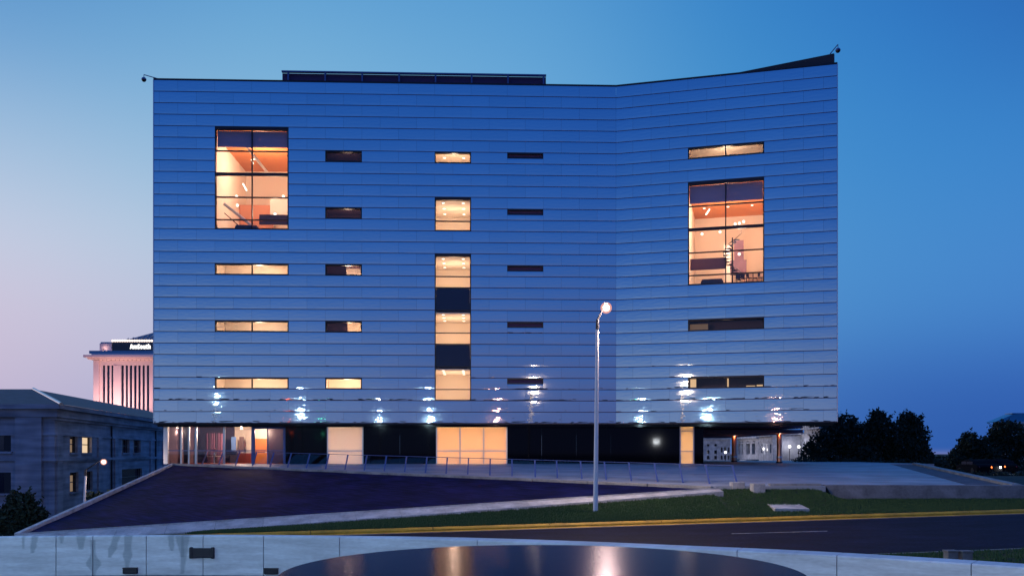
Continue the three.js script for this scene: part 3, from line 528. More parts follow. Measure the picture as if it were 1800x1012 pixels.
{
  const spot = (px, d) => { const u = uAt(WL, px, -1.25 - d); return [WL.P[0] + WL.t[0] * u + WL.n[0] * (-1.25 - d), -0.72, WL.P[1] + WL.t[1] * u + WL.n[1] * (-1.25 - d)]; };
  const chair = (label, px, d, turn) => { const o = thing('lounge_chair', label, 'chair', spot(px, d), turn); mesh('seat', new RoundedBoxGeometry(0.7, 0.34, 0.7, 2, 0.06), M.fabric, o).position.y = 0.25; mesh('backrest', new RoundedBoxGeometry(0.7, 0.8, 0.16, 2, 0.06), M.fabric, o).position.set(0, 0.5, -0.3); for (const k of [-1, 1]) mesh('armrest', new RoundedBoxGeometry(0.12, 0.55, 0.7, 2, 0.04), M.fabric, o).position.set(k * 0.36, 0.34, 0); };
  chair('dark lounge chair in the lit lobby beside the mauve curtain', 352, 2.2, 0.6); chair('dark lounge chair in the lit lobby before the blue panel', 405, 2.4, -0.7);
  const t = thing('round_side_table', 'low round table with a red flower vase in the lit lobby', 'table', spot(376, 2.2)); mesh('table_top', rod([0, 0.5, 0], [0, 0.54, 0], 0.5, 0.5, 24), M.creamWall, t); mesh('pedestal', rod([0, 0, 0], [0, 0.5, 0], 0.06, 0.05, 10), M.steel, t);
  const v = thing('flower_vase', 'vase of red flowers on the round lobby table', 'vase', [spot(376, 2.2)[0], -0.18, spot(376, 2.2)[2]]); mesh('vase', new THREE.LatheGeometry([[0.05, 0], [0.1, 0.08], [0.05, 0.22], [0.07, 0.26]].map(([x, y]) => new THREE.Vector2(x, y)), 16), M.steel, v); for (let i = 0; i < 9; i++) { const a = i * 2.4; mesh('flower', new THREE.SphereGeometry(0.06, 8, 6), M.tailOff, v).position.set(Math.cos(a) * 0.12, 0.4 + 0.05 * (i % 3), Math.sin(a) * 0.12); }
  const dk = thing('reception_desk', 'orange fronted reception desk in the lit lobby', 'desk', spot(433, 3.4)); mesh('front', new RoundedBoxGeometry(1.5, 0.75, 0.1, 1, 0.02), M.carpet, dk).position.y = 0.38; mesh('desk_top', new RoundedBoxGeometry(1.6, 0.05, 0.6, 1, 0.02), M.creamWall, dk).position.set(0, 0.79, -0.25); for (const k of [-1, 1]) mesh('side_panel', box(k * 0.75 - 0.03, k * 0.75 + 0.03, 0, 0.76, -0.5, -0.06), M.carpet, dk);
}
// ------------------------------------------------------------------ furniture that shows in the two tall windows
{
  const world = (w, u, v, n) => [w.P[0] + w.t[0] * u + w.n[0] * n, v, w.P[1] + w.t[1] * u + w.n[1] * n];
  const sofa = (label, w, u, v, n, wd, hh, dd) => { const o = thing('sofa', label, 'sofa', world(w, u, v, n), w.turn); mesh('seat', metreUV(new RoundedBoxGeometry(wd, hh * 0.5, dd, 3, 0.08)), M.fabric, o).position.y = hh * 0.25; mesh('backrest', new RoundedBoxGeometry(wd, hh, dd * 0.28, 3, 0.08), M.fabric, o).position.set(0, hh * 0.5, dd * 0.4); for (const s of [-1, 1]) mesh('armrest', new RoundedBoxGeometry(0.18, hh * 0.75, dd, 3, 0.06), M.fabric, o).position.set(s * wd * 0.48, hh * 0.38, 0); return o; };
  const v1 = lift(13) + 0.02, v2 = lift(18) + 0.02;
  // window boards inside carry the furniture silhouettes near the sill
  for (const [w, i] of [[WL, 0], [WR, 18]]) { const o = openings[i]; const f = mesh('window_board', box(o.u[0] + 0.08, o.u[1] - 0.08, -0.06, 0, -1.6, -0.27), M.creamWall, building); put(f, w, 0, lift(o.c[1]) + 0.012, 0); }
  sofa('dark sofa behind the sill of the tall window on the left', WL, 6.2, v1, -0.95, 1.5, 0.42, 0.8);
  sofa('dark sofa behind the sill of the tall window on the right', WR, 6.6, v2, -0.95, 1.4, 0.46, 0.8);
  // mezzanine front in each room and the raking stair string on the left
  const mez = (w, u0, u1, v, n, m, hh = 0.9) => put(mesh('mezzanine_front', box(u0, u1, 0, hh, n - 0.1, n), m, building), w, 0, v, 0);
  mez(WL, 6.6, 9.6, lift(11.75), -2.6, M.fabric, 0.72); mez(WL, 6.72, 9.6, lift(10.0), -5.5, std('beige bulkhead', C(0.5, 0.42, 0.36), 0.9), 1.25);
  mez(WR, 5.0, 7.5, lift(16.1), -2.4, M.darkRoom, 0.8); mez(WR, 7.6, 8.9, lift(16.0), -5.4, M.darkRoom, 1.1);
  const st = put(sub('stair_string', building), WL, 0, 0, 0); st.position.y = -BO.y;
  mesh('string', rod([4.4, lift(10.3), -1.4], [7.0, lift(12.8), -1.9], 0.11, 0.11, 8), M.warmWall, st); mesh('handrail', rod([4.5, lift(11.2), -1.2], [5.4, lift(12.2), -1.4], 0.03, 0.03, 8), M.darkMetal, st);
  mesh('ceiling_beam', rod([6.0, lift(5.2), -0.7], [7.2, lift(7.0), -3], 0.1, 0.1, 8), M.warmWall, st);
  // hanging strip lamps
  const strip = (label, w, a, b) => { const o = thing('strip_lamp', label, 'lamp', world(w, ...a)); const A = a, B = world(w, ...b), A0 = world(w, ...a); mesh('tube', rod([0, 0, 0], [B[0] - A0[0], B[1] - A0[1], B[2] - A0[2]], 0.05, 0.05, 8), M.downlight, o); return o; };
  strip('glowing slanted strip lamp in upper half of the tall left window', WL, [6.2, lift(6.1), -2.0], [6.6, lift(6.9), -0.8]);
  strip('glowing slanted strip lamp below the middle bar of the tall left window', WL, [5.75, lift(8.5), -1.4], [6.15, lift(9.3), -0.8]);
  strip('short glowing strip lamp in upper part of the tall right window', WR, [6.15, lift(11.4), -1.6], [6.35, lift(10.7), -2.4]);
  // added fill light with a bulb low in each tall room, small spot lamps, a raking wood wall, a framed picture and chairs by the sill
  for (const [w, u, v, n, I] of [[WL, 7.6, lift(10.6), -3.2, 22], [WR, 8.4, lift(14.6), -3.4, 22]]) { const L = new THREE.PointLight(peach, I); L.name = 'room_light'; L.castShadow = true; L.shadow.radius = 10; const q = at(w, u, v, n); L.position.set(...q); building.add(L); const g = new THREE.SphereGeometry(0.1, 12, 8); g.translate(...q); mesh('lamp_bulb', g, M.downlight, building); }
  const wl = std('pink timber wall', C(0.5, 0.22, 0.13), 0.8), board = (name, w, u0, u1, v0, v1, n, m) => put(mesh(name, box(u0, u1, 0, v1 - v0, n - 0.06, n), m, building), w, 0, v0, 0);
  board('timber_wall', WL, 3.9, 6.5, lift(14), lift(8.3), -7.5, wl);
  board('white_band', WL, 6.6, 9.6, lift(11.3), lift(10.6), -3.6, M.creamWall);
  board('white_band', WR, 5.0, 7.6, lift(15.6), lift(14.95), -3.2, M.creamWall); board('pillar', WR, 7.3, 7.75, lift(18), lift(13.4), -4.5, M.creamWall); board('grey_panel', WR, 8.0, 8.7, lift(14.6), lift(12.6), -6, M.darkRoom);
  const pic = put(mesh('picture_frame', merge([box(-0.03, 0.0, 0, 2.1, -2.9, -2.8), box(-0.03, 0.0, 0, 2.1, -1.5, -1.4), box(-0.03, 0, 0, 0.1, -2.8, -1.5), box(-0.03, 0, 2.0, 2.1, -2.8, -1.5)]), M.darkMetal, building), WR, 10.15, lift(14.2), 0); void pic;
  for (const [w, u, v, n] of [[WL, 5.35, lift(9.7), -1.2], [WL, 5.4, lift(10.5), -1.2], [WL, 8.35, lift(9.2), -2.5], [WL, 8.9, lift(7.55), -3.5], [WR, 8.1, lift(11.5), -4.5], [WR, 8.4, lift(11.5), -4.4], [WR, 8.7, lift(11.4), -4.3], [WR, 5.7, lift(12.1), -5], [WR, 7.0, lift(12.0), -5]]) put(mesh('spot_lamp', new THREE.SphereGeometry(0.09, 10, 8), M.downlight, building), w, u, v, n);
  for (let i = 0; i < 5; i++) {
    const o = thing('side_chair', ['first', 'second', 'third', 'fourth', 'fifth'][i] + ' dark chair from the spiral staircase along the sill of the tall right window', 'chair', world(WR, 8.35 + i * 0.38, v2, -0.75 - 0.1 * (i % 2)), WR.turn + 0.5 * i);
    mesh('seat', box(-0.15, 0.15, 0.4, 0.44, -0.15, 0.15), M.fabric, o); mesh('backrest', box(-0.15, 0.15, 0.5, 0.8, -0.16, -0.13), M.fabric, o);
    for (const a of [-0.13, 0.13]) for (const b of [-0.13, 0.13]) mesh('leg', rod([a, 0, b], [a, b < 0 ? 0.8 : 0.4, b], 0.015, 0.015, 6), M.darkMetal, o);
  }
  // spiral stair behind the right window
  const sp = thing('spiral_staircase', 'dark spiral staircase inside the tall lit window on the right', 'staircase', world(WR, 7.95, v2, -2.2), WR.turn);
  mesh('centre_pole', rod([0, 0, 0], [0, 3.6, 0], 0.05, 0.05, 10), M.darkMetal, sp);
  for (let i = 0; i < 17; i++) { const a = i * 0.42, g = new THREE.CylinderGeometry(0.62, 0.62, 0.05, 5, 1, false, 0, 0.55); g.rotateY(a); g.translate(0, 0.15 + i * 0.2, 0); mesh('step', g, M.fabric, sp); }
  const pts = []; for (let i = 0; i <= 40; i++) { const a = i / 40 * 16 * 0.42 + 1.4; pts.push(new THREE.Vector3(Math.sin(a) * 0.62, 0.9 + i / 40 * 3.2, Math.cos(a) * 0.62)); }
  mesh('handrail', new THREE.TubeGeometry(new THREE.CatmullRomCurve3(pts), 60, 0.025, 6), M.darkMetal, sp);
}
// ------------------------------------------------------------------ CCTV domes on the roof corners
{
  const dome = (label, pos, dir, drop) => {
    const o = thing('security_camera', label, 'camera', pos), [dx, dy, dz] = dir;
    mesh('bracket_arm', rod([0, 0, 0], [dx, dy, dz], 0.035, 0.03, 8), M.rail, o);
    mesh('drop_rod', rod([dx, dy, dz], [dx, dy - drop * 0.5, dz], 0.025, 0.025, 8), M.rail, o);
    mesh('hood', new THREE.SphereGeometry(0.17, 16, 8, 0, 6.283, 0, 1.6), M.rail, o).position.set(dx, dy - drop, dz);
    mesh('lens_dome', new THREE.SphereGeometry(0.16, 16, 8, 0, 6.283, 1.55, 1.6), M.darkMetal, o).position.set(dx, dy - drop, dz);
  };
  dome('security camera dome on an arm off the left corner of the roof', [-24.2, 25.9, -63.2], [-1.35, 0.36, 0.1], 0.34);
  dome('security camera dome on an arm at the right tip of the roof', [21.2, 26.6, -60.6], [0.42, 0.5, 0.3], 0.4);
}
// ------------------------------------------------------------------ railing along the plaza edge
{
  const r0 = [-22.0, 0, -64.4], r1 = [11.15, 0, -44.95]; r0[1] = deckY(0, r0[2]); r1[1] = deckY(0, r1[2]);
  const rail = thing('railing', 'low glass railing with leaning blue posts along the plaza edge', 'railing', r0);
  const px = [355, 384, 413, 443, 474, 505, 538, 572, 606, 640, 675, 711, 747.6, 784, 822, 861, 900, 941, 980, 1023, 1066, 1110, 1156, 1201, 1248, 1296.6];
  const tOf = (p) => { const r = (p - CX) / F; return (r * -r0[2] - r0[0]) / (r1[0] - r0[0] - r * (r0[2] - r1[2])); };
  const lean = 1.05, hgt = 0.95, pos = px.map((p) => lerp3(r0, r1, Math.max(0, tOf(p)))).map((p) => [p[0] - r0[0], deckY(p[0], p[2]) - r0[1], p[2] - r0[2]]);
  pos.forEach((p) => { const g = new RoundedBoxGeometry(0.09, Math.hypot(hgt, lean), 0.06, 1, 0.01); g.translate(0, Math.hypot(hgt, lean) / 2, 0); g.rotateX(-Math.atan2(lean, hgt)); g.translate(...p); mesh('post', g, M.rail, rail); });
  for (let i = 0; i < pos.length - 1; i++) {
    const a = pos[i], b = pos[i + 1];
    mesh('pane', grid(1, 1, (u, v) => { const p = lerp3(a, b, 0.05 + u * 0.9), s = 0.12 + v * 0.8; return [p[0], p[1] + hgt * s, p[2] - lean * s - 0.02]; }), M.clearGlass, rail);
    mesh('handrail', rod([a[0], a[1] + hgt, a[2] - lean], [b[0], b[1] + hgt, b[2] - lean], 0.02, 0.02, 6), M.rail, rail);
  }
}
// ------------------------------------------------------------------ street lamps
function makeLamp(label, base, height, armX, globe, power, color, group = 'street lamps') {
  const o = thing('street_lamp', label, 'street lamp', base, 0, group);
  mesh('base_plate', rod([0, -0.3, 0], [0, 0.06, 0], 0.17, 0.15, 16), M.palePole, o);
  mesh('pole', rod([0, 0.05, 0], [armX * 0.18, height - 0.9, 0], 0.105, 0.07, 16), M.palePole, o);
  mesh('sleeve', rod([armX * 0.18, height - 0.92, 0], [armX * 0.19, height - 0.5, 0], 0.078, 0.06, 14), M.darkMetal, o);
  mesh('arm', rod([armX * 0.19, height - 0.52, 0], [armX * 0.8, height + 0.05, 0], 0.05, 0.035, 10), M.darkMetal, o);
  mesh('lamp_hood', new THREE.SphereGeometry(globe * 0.62, 16, 6, 0, 6.283, 0, 0.8), M.darkMetal, o).position.set(armX, height + globe * 0.42, 0);
  mesh('lamp_bulb', new THREE.SphereGeometry(globe * 0.6, 20, 14), M.lampGlow, o).position.set(armX, height, 0);
  mesh('lamp_halo', new THREE.SphereGeometry(globe, 28, 20), M.haloShell, o).position.set(armX, height, 0);  // added shell, its glow stands in for lens glare
  const L = new THREE.PointLight(color, power); L.name = 'lamp_light'; L.position.set(armX, height, 0); L.castShadow = true; L.shadow.radius = globe * 40; o.add(L);
  return o;
}
const lampColor = C(1, 0.74, 0.58);
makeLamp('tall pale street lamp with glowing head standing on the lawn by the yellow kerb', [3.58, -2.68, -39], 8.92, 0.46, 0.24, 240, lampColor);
makeLamp('small lit street lamp in front of the limestone building at far left', [-28.4, -7.3, -60], 6.75, 1.45, 0.2, 14, lampColor);
// lamps along the other side of the street and the memorial, outside the frame: the metal facade mirrors them
for (const [x, y, z, h, I, w] of [[-28.2, -3.4, -32.9, 9.0, 50, 0], [-7.2, -1.6, 3.2, 6.1, 200, 1], [-24, -2.9, -6, 7.8, 50, 1], [-13.6, -1.6, -6.5, 5.6, 70, 1], [2.4, -1.6, 3.6, 6.1, 60, 2]]) {
  makeLamp(['pale street lamp farther left along the yellow kerb', 'street lamp beside the memorial plaza', 'warm street lamp beside the memorial plaza'][w] + ', mirrored in the facade' + ({ '-7.2': ' left of centre', '-24': ' far left', '-13.6': ' near the bend' }[x] ?? ''), [x, y, z], h, 0.3, 0.22, I, w === 2 ? C(1, 0.45, 0.35) : C(0.56, 0.85, 1));
}
makeLamp('street lamp far down the cross street, mirrored in the black glass', [50.4, -3.0, 106.5], 6.15, 0.3, 0.24, 260, C(0.9, 0.95, 1));
// two traffic signals behind the viewer; their lenses are mirrored in the black ground-floor glass
for (const [x, y, z, on, col] of [[-30.1, 3.45, 22.1, 0, [1, 0.12, 0.05]], [-24.9, 3.2, 21.7, 2, [0.1, 1, 0.6]]]) {
  const o = thing('traffic_signal', (on ? 'traffic signal showing green' : 'traffic signal showing red') + ', mirrored in the black ground-floor glass', 'traffic signal', [x, -3.2, z]);
  mesh('pole', rod([0, 0, 0.3], [0, y + 3.2 + 0.6, 0.3], 0.09, 0.07, 12), M.darkMetal, o); mesh('housing', new RoundedBoxGeometry(0.36, 1.05, 0.22, 2, 0.04), M.darkMetal, o).position.set(0, y + 3.2 + (on - 1) * 0.32, 0.12);
  for (let i = 0; i < 3; i++) { const g = new THREE.SphereGeometry(0.13, 14, 10); mesh('lens', g, i === on ? emit('lit signal lens', ...col, 30) : M.rubber, o).position.set(0, y + 3.2 + (on - i) * 0.32, 0); }
  const L = new THREE.PointLight(C(...col), 14); L.name = 'signal_light'; L.position.set(0, y + 3.2, 0); L.castShadow = true; L.shadow.radius = 6; o.add(L);
}
// ------------------------------------------------------------------ memorial: curved wall, plaza floor, round table
{
  const P = [[-16, 7.6], [-13, 9.5], [-9.6, 11.2], [-6.7, 11.92], [-3.79, 12.13], [-2.25, 12.0], [-0.735, 11.76], [0.706, 11.3], [2.01, 10.73], [3.18, 10.19], [4.19, 9.57], [5.03, 8.95], [6, 8], [6.9, 6.6], [7.6, 4.6], [7.9, 2]].map(([x, Z]) => new THREE.Vector3(x, -1.08, -Z));
  const curve = new THREE.CatmullRomCurve3(P), L = curve.getLength(), frames = (s) => { const p = curve.getPointAt(s), t = curve.getTangentAt(s); return [p, new THREE.Vector3(-t.z, 0, t.x).multiplyScalar(1)]; };
  const sOfPx = (px) => { let best = 0, e = 1e9; for (let i = 0; i <= 3000; i++) { const p = curve.getPointAt(i / 3000), q = CX + F * p.x / -p.z; if (p.z > -4) continue; if (Math.abs(q - px) < e) { e = Math.abs(q - px); best = i / 3000; } } return best; };
  // stains: drawn on a canvas as long as the wall
  const cv = document.createElement('canvas'); cv.width = 2048; cv.height = 128; const cx = cv.getContext('2d');
  const id = cx.createImageData(2048, 128);
  for (let y = 0; y < 128; y++) for (let x = 0; x < 2048; x++) { const n = fbm(x * 0.02, y * 0.04, 3, 5), f = fbm(x * 0.2, y * 0.2, 1, 2), k = 214 + n * 48 + f * 20 - 14 * smooth(100, 128, y); id.data.set([k, k, k * 0.985, 255], (y * 2048 + x) * 4); }
  cx.putImageData(id, 0, 0);
  const drip = (px, w, len, y0 = 0, bulge = 0, lean = 0) => { const x = sOfPx(px) * 2048, k = 2048 / L * 0.0076; cx.fillStyle = 'rgba(120,128,128,0.42)'; cx.beginPath(); const steps = 14; for (let i = 0; i <= steps; i++) { const t = i / steps, yy = y0 + t * len, ww = w * k * (1 - t * 0.55 + bulge * Math.exp(-((t - 0.6) ** 2) / 0.02) + 0.22 * fbm(t * 6, px)); cx.lineTo(x + lean * t * k - ww / 2, yy); } for (let i = steps; i >= 0; i--) { const t = i / steps, yy = y0 + t * len, ww = w * k * (1 - t * 0.55 + bulge * Math.exp(-((t - 0.6) ** 2) / 0.02) + 0.22 * fbm(t * 6, px + 9)); cx.lineTo(x + lean * t * k + ww / 2, yy); } cx.closePath(); cx.fill(); };
  drip(66, 11, 50, 0, 0.3, -4); drip(146, 16, 40, 0, 0, 0); drip(167, 9, 126, 10, 2.2, 2); drip(210, 13, 66, 0, 0.5, -12); drip(230, 14, 100, 0, 0.5, -2); drip(306, 11, 46, 0, 0.3, 2); drip(320, 14, 66, 0, 0, 6); drip(332, 14, 120, 0, 0, -6); drip(112, 8, 20); drip(45, 5, 36);
  const tex = new THREE.CanvasTexture(cv); tex.colorSpace = THREE.SRGBColorSpace;
  const wm = std('memorial wall concrete', C(0.74, 0.84, 0.92), 0.75, { map: tex, bumpMap: concreteBump, bumpScale: 0.002 });
  const wall = thing('memorial_wall', 'curved pale concrete wall with dark stains around the round black table', 'wall', [0, -1.6, -11]);
  const cuts = [0, ...[-160, 102, 168, 262, 362, 471, 606, 851, 1305, 1483, 1720].map(sOfPx), 1];
  for (let i = 0; i < cuts.length - 1; i++) {
    const s0 = cuts[i] + 0.00016, s1 = cuts[i + 1] - 0.00016, nu = Math.max(4, Math.round((s1 - s0) * 90));
    const ring = (s) => { const [p, nn] = frames(s), th = 0.10 + 0.24 * smooth(0.35, 0.62, s), inner = p.clone().addScaledVector(nn, th); return [[p.x, -3.0, p.z], [p.x, p.y - 0.012, p.z], [p.x + nn.x * 0.012, p.y, p.z + nn.z * 0.012], [inner.x - nn.x * 0.014, p.y, inner.z - nn.z * 0.014], [inner.x, p.y - 0.014, inner.z], [inner.x, -1.62, inner.z]]; };
    const q = [], uv = [], ix = [];
    const vs = [0.2, 0.985, 0.99, 0.995, 1, 0.0];
    for (let a = 0; a <= nu; a++) { const s = s0 + (s1 - s0) * a / nu; ring(s).forEach((c, k) => { q.push(c[0], c[1] + 1.6, c[2] + 11); uv.push(s, vs[k]); }); }
    for (let a = 0; a < nu; a++) for (let k = 0; k < 5; k++) { const A = a * 6 + k, B = A + 6; ix.push(A, B, B + 1, A, B + 1, A + 1); }
    for (const [A, fl] of [[0, 0], [nu * 6, 1]]) for (let k = 1; k < 5; k++) fl ? ix.push(A, A + k, A + k + 1) : ix.push(A, A + k + 1, A + k);
    let g = new THREE.BufferGeometry(); g.setAttribute('position', new THREE.Float32BufferAttribute(q, 3)); g.setAttribute('uv', new THREE.Float32BufferAttribute(uv, 2)); g.setIndex(ix); g = g.toNonIndexed(); g.computeVertexNormals();
    mesh('wall_section', g, wm, wall);
  }
  // dark fixtures set in the face
  const fix = (px, y, w, h, ends, label) => { const s = sOfPx(px), [p, nn] = frames(s), th = 0.10 + 0.24 * smooth(0.35, 0.62, s), c = p.clone().addScaledVector(nn, th + 0.004); const o = thing('wall_fixture', label, 'wall fixture', [c.x, y, c.z], Math.atan2(nn.x, nn.z)); mesh('housing', new RoundedBoxGeometry(w, h, 0.06, 2, 0.01), M.darkMetal, o); if (ends) for (const k of [-1, 1]) mesh('end_cap', new RoundedBoxGeometry(0.045, h * 1.2, 0.075, 2, 0.015), M.darkMetal, o).position.x = k * w * 0.47; else mesh('lip', new RoundedBoxGeometry(w * 1.02, 0.012, 0.07, 1, 0.004), M.darkMetal, o).position.y = h * 0.5; return o; };
  fix(361, -1.305, 0.3, 0.125, true, 'dark spool shaped metal fixture on the stained memorial wall');
  fix(234, -1.54, 0.19, 0.075, false, 'small dark outlet at wall foot left of the spool shaped fixture');
  fix(485, -1.54, 0.19, 0.075, false, 'small dark outlet at wall foot beside the round table');
  struct(mesh('memorial_plaza', metreUV(box(-20, 20, -1.75, -1.6, -12.6, 16)), std('dark paving stone', C(0.12, 0.12, 0.14), 0.5, { map: concreteTex })), 'structure', 'dark paved floor around the memorial table');
  // the table: an inverted cone of black granite under a film of water
  const prof = [[0.0, -0.8], [0.28, -0.8], [0.3, -0.6], [0.55, -0.34], [1.68, -0.05], [1.755, -0.035], [1.76, -0.006], [1.752, 0], [0, 0]].map(([x, y]) => new THREE.Vector2(x, y));
  const t = thing('granite_table', 'round black granite memorial table with a wet mirror top', 'table', [0.2, -0.8, -6.22]);
  const body = new THREE.LatheGeometry(prof.slice(0, 8), 160); mesh('pedestal', body, M.granite, t);
  const top = new THREE.CircleGeometry(1.752, 160); top.rotateX(-Math.PI / 2); top.translate(0, 0.0005, 0); const uvA = top.attributes.uv, pA = top.attributes.position; for (let i = 0; i < uvA.count; i++) uvA.setXY(i, pA.getX(i), pA.getZ(i));
  mesh('water_film', top, M.granite, t);
}
{
  const o = thing('utility_post', 'left of the two short grey posts behind the memorial wall', 'post', [9.75, -2.75, -20.2], 0.1); mesh('post_body', metreUV(new RoundedBoxGeometry(0.24, 0.62, 0.2, 2, 0.015)), M.gutter, o).position.y = 0.27; mesh('cap', new RoundedBoxGeometry(0.27, 0.04, 0.23, 2, 0.01), M.gutter, o).position.y = 0.59;
  copyOf(o, 'right of the two short grey posts behind the memorial wall', [10.07, -2.76, -20.2]);
}
// ------------------------------------------------------------------ stone building on the left
{
  const K = [-40.25, -80], dirS = new THREE.Vector2(-0.15, -1).normalize(), b = thing('limestone_building', 'dark limestone classical building with hipped roof at far left', 'building', [K[0], -7.6, K[1]], 0);
  // side face along its length s (away from the eye), front face to the left
  const turn = Math.atan2(-dirS.y, dirS.x), L = 62, top = 4.3 + 7.6, side = sub('side_face', b, [0, 0, 0], turn);   // local x runs along the face
  const S = (s0, s1, y0, y1, d0, d1) => box(s0, s1, y0, y1, d0, d1);
  // window slots (s range) by storey, heights measured from the ground of the building
  const sAt = (px) => { const r = (px - CX) / F; return (r * 80 + 40.25) / (-0.1483 - r * 0.989); };
  const wins = [[122, 135.5, 0], [143.5, 160.5, 0], [213.5, 227, 0], [234, 246.5, 0], [122, 137, 1], [147, 162, 1], [213.5, 249, 1]].map(([p, q, f]) => [sAt(p), sAt(q), f]);
  const yb = [[7.68, 9.25], [4.0, 5.85]];
  const s = new THREE.Shape(); s.moveTo(0, 0); s.lineTo(L, 0); s.lineTo(L, top); s.lineTo(0, top);
  for (const [a, c, f] of wins) { const h = new THREE.Path(); h.moveTo(a, yb[f][0]); h.lineTo(c, yb[f][0]); h.lineTo(c, yb[f][1]); h.lineTo(a, yb[f][1]); s.holes.push(h); }
  const g = new THREE.ExtrudeGeometry(s, { depth: 0.5, bevelEnabled: false }); g.translate(0, 0, -0.5);
  mesh('wall', metreUV(g), M.blueStone, side);
  const flip = 1;
  mesh('cornice', metreUV(merge([S(-0.75, L, top - 0.4, top, -0.3, 0.75), S(-0.4, L, top - 1.1, top - 0.4, -0.3, 0.4), S(-0.15, L, top - 1.35, top - 1.1, -0.3, 0.2)])), M.blueStone, side);
  mesh('frieze_band', metreUV(S(-0.1, L, top - 2.7, top - 2.5, -0.2, 0.12)), M.blueStone, side);
  mesh('belt_course', metreUV(merge([S(-0.1, L, 6.95, 7.2, -0.2, 0.2), S(-0.1, L, 6.8, 6.95, -0.2, 0.1)])), M.blueStone, side);
  for (const [p, w] of [[97, 0.9], [170, 0.8], [199, 0.8], [262, 0.8], [285, 0.8]]) mesh('pilaster', metreUV(S(sAt(p), sAt(p) + w * 1.6, 0, top - 2.7, -0.2, 0.16)), M.blueStone, side);
  for (const p of [193.5, 271.5]) mesh('downpipe', rod([sAt(p), 0, 0.12], [sAt(p), top - 1.2, 0.12], 0.09, 0.09, 8), M.darkMetal, side);
  const winLit = emit('lit window interior', 1, 0.72, 0.44, 0.85), winDim = emit('dimly lit window interior', 1, 0.66, 0.36, 0.22);
  wins.forEach(([a, c, f], i) => { const w = sub('window', b, [0, 0, 0], turn), [y0, y1] = yb[f];
    mesh('frame', merge([S(a, a + 0.1, y0, y1, -0.35, -0.25), S(c - 0.1, c, y0, y1, -0.35, -0.25), S(a, c, y1 - 0.1, y1, -0.36, -0.24), S(a, c, (y0 + y1) / 2 - 0.04, (y0 + y1) / 2 + 0.04, -0.34, -0.26)]), M.darkMetal, w);
    mesh('pane', S(a + 0.1, c - 0.1, y0, y1 - 0.1, -0.44, -0.40), i === 1 ? winLit : M.darkGlass, w);
    if (i === 0 || i === 4) { const m = (a + c) / 2; mesh('curtain', S(m, m + (c - a) * 0.3, y0 + 0.05, y1 - 0.3, -0.39, -0.37), winDim, w); }
    mesh('sill', metreUV(S(a - 0.15, c + 0.15, y0 - 0.16, y0, -0.3, 0.16)), M.blueStone, w); });
  // front face
  const front = sub('front_face', b);
  mesh('wall', metreUV(box(-30, 0, 0, top, -0.5, 0)), M.blueStone, front);
  mesh('cornice', metreUV(merge([box(-30, 0.75, top - 0.4, top + 0.003, -0.3, 0.75), box(-30, 0.4, top - 1.1, top - 0.402, -0.3, 0.4)])), M.blueStone, front);
  mesh('frieze_band', metreUV(box(-30, 0.12, top - 2.7, top - 2.503, -0.2, 0.12)), M.blueStone, front); mesh('belt_course', metreUV(box(-30, 0.2, 6.95, 7.203, -0.2, 0.2)), M.blueStone, front);
  mesh('pavilion', metreUV(box(-3.3, -1.0, 0, top - 1.11, -0.2, 0.35)), M.blueStone, front);
  for (const [y0, y1] of yb) { const w = sub('window', b); mesh('frame', box(-6.2, -3.85, y0 + 0.1, y1 + 0.1, -0.1, 0.01), M.darkMetal, w); mesh('pane', box(-6.1, -4.45, y0 + 0.2, y1, 0.0, 0.016), M.darkGlass, w); mesh('sill', metreUV(box(-6.4, -3.7, y0 - 0.1, y0 + 0.1, -0.2, 0.2)), M.blueStone, w); }
  // hipped roof with standing ribs
  const E = (s2, d) => new THREE.Vector3(dirS.x * s2 + d * 0.989, top, dirS.y * s2 - d * 0.1483);
  const e0 = E(-0.8, 0.8), e1 = E(L, 0.8), e2 = new THREE.Vector3(-30, top, 0.9), rz = new THREE.Vector3(-7.4, top + 2.1, -10.5), r1 = new THREE.Vector3(-7.4 + dirS.x * 45, top + 2.1, -55), r2 = new THREE.Vector3(-30, top + 2.1, -10.5), e3 = E(L, -12);
  const tri = []; const T3 = (...v) => v.forEach((q) => tri.push(q.x, q.y, q.z));
  T3(e0, e1, r1); T3(e0, r1, rz); T3(e2, e0, rz); T3(e2, rz, r2); T3(e1, e3, r1);
  const rg = new THREE.BufferGeometry(); rg.setAttribute('position', new THREE.Float32BufferAttribute(tri, 3)); const roof = mesh('roof', metreUV(rg), M.slate, b);
  mesh('hip_flashing', rod([e0.x, e0.y + 0.02, e0.z], [rz.x, rz.y + 0.02, rz.z], 0.16, 0.16, 8), M.steel, roof);
  const lf = new THREE.Group(); void flip; void lf;
}
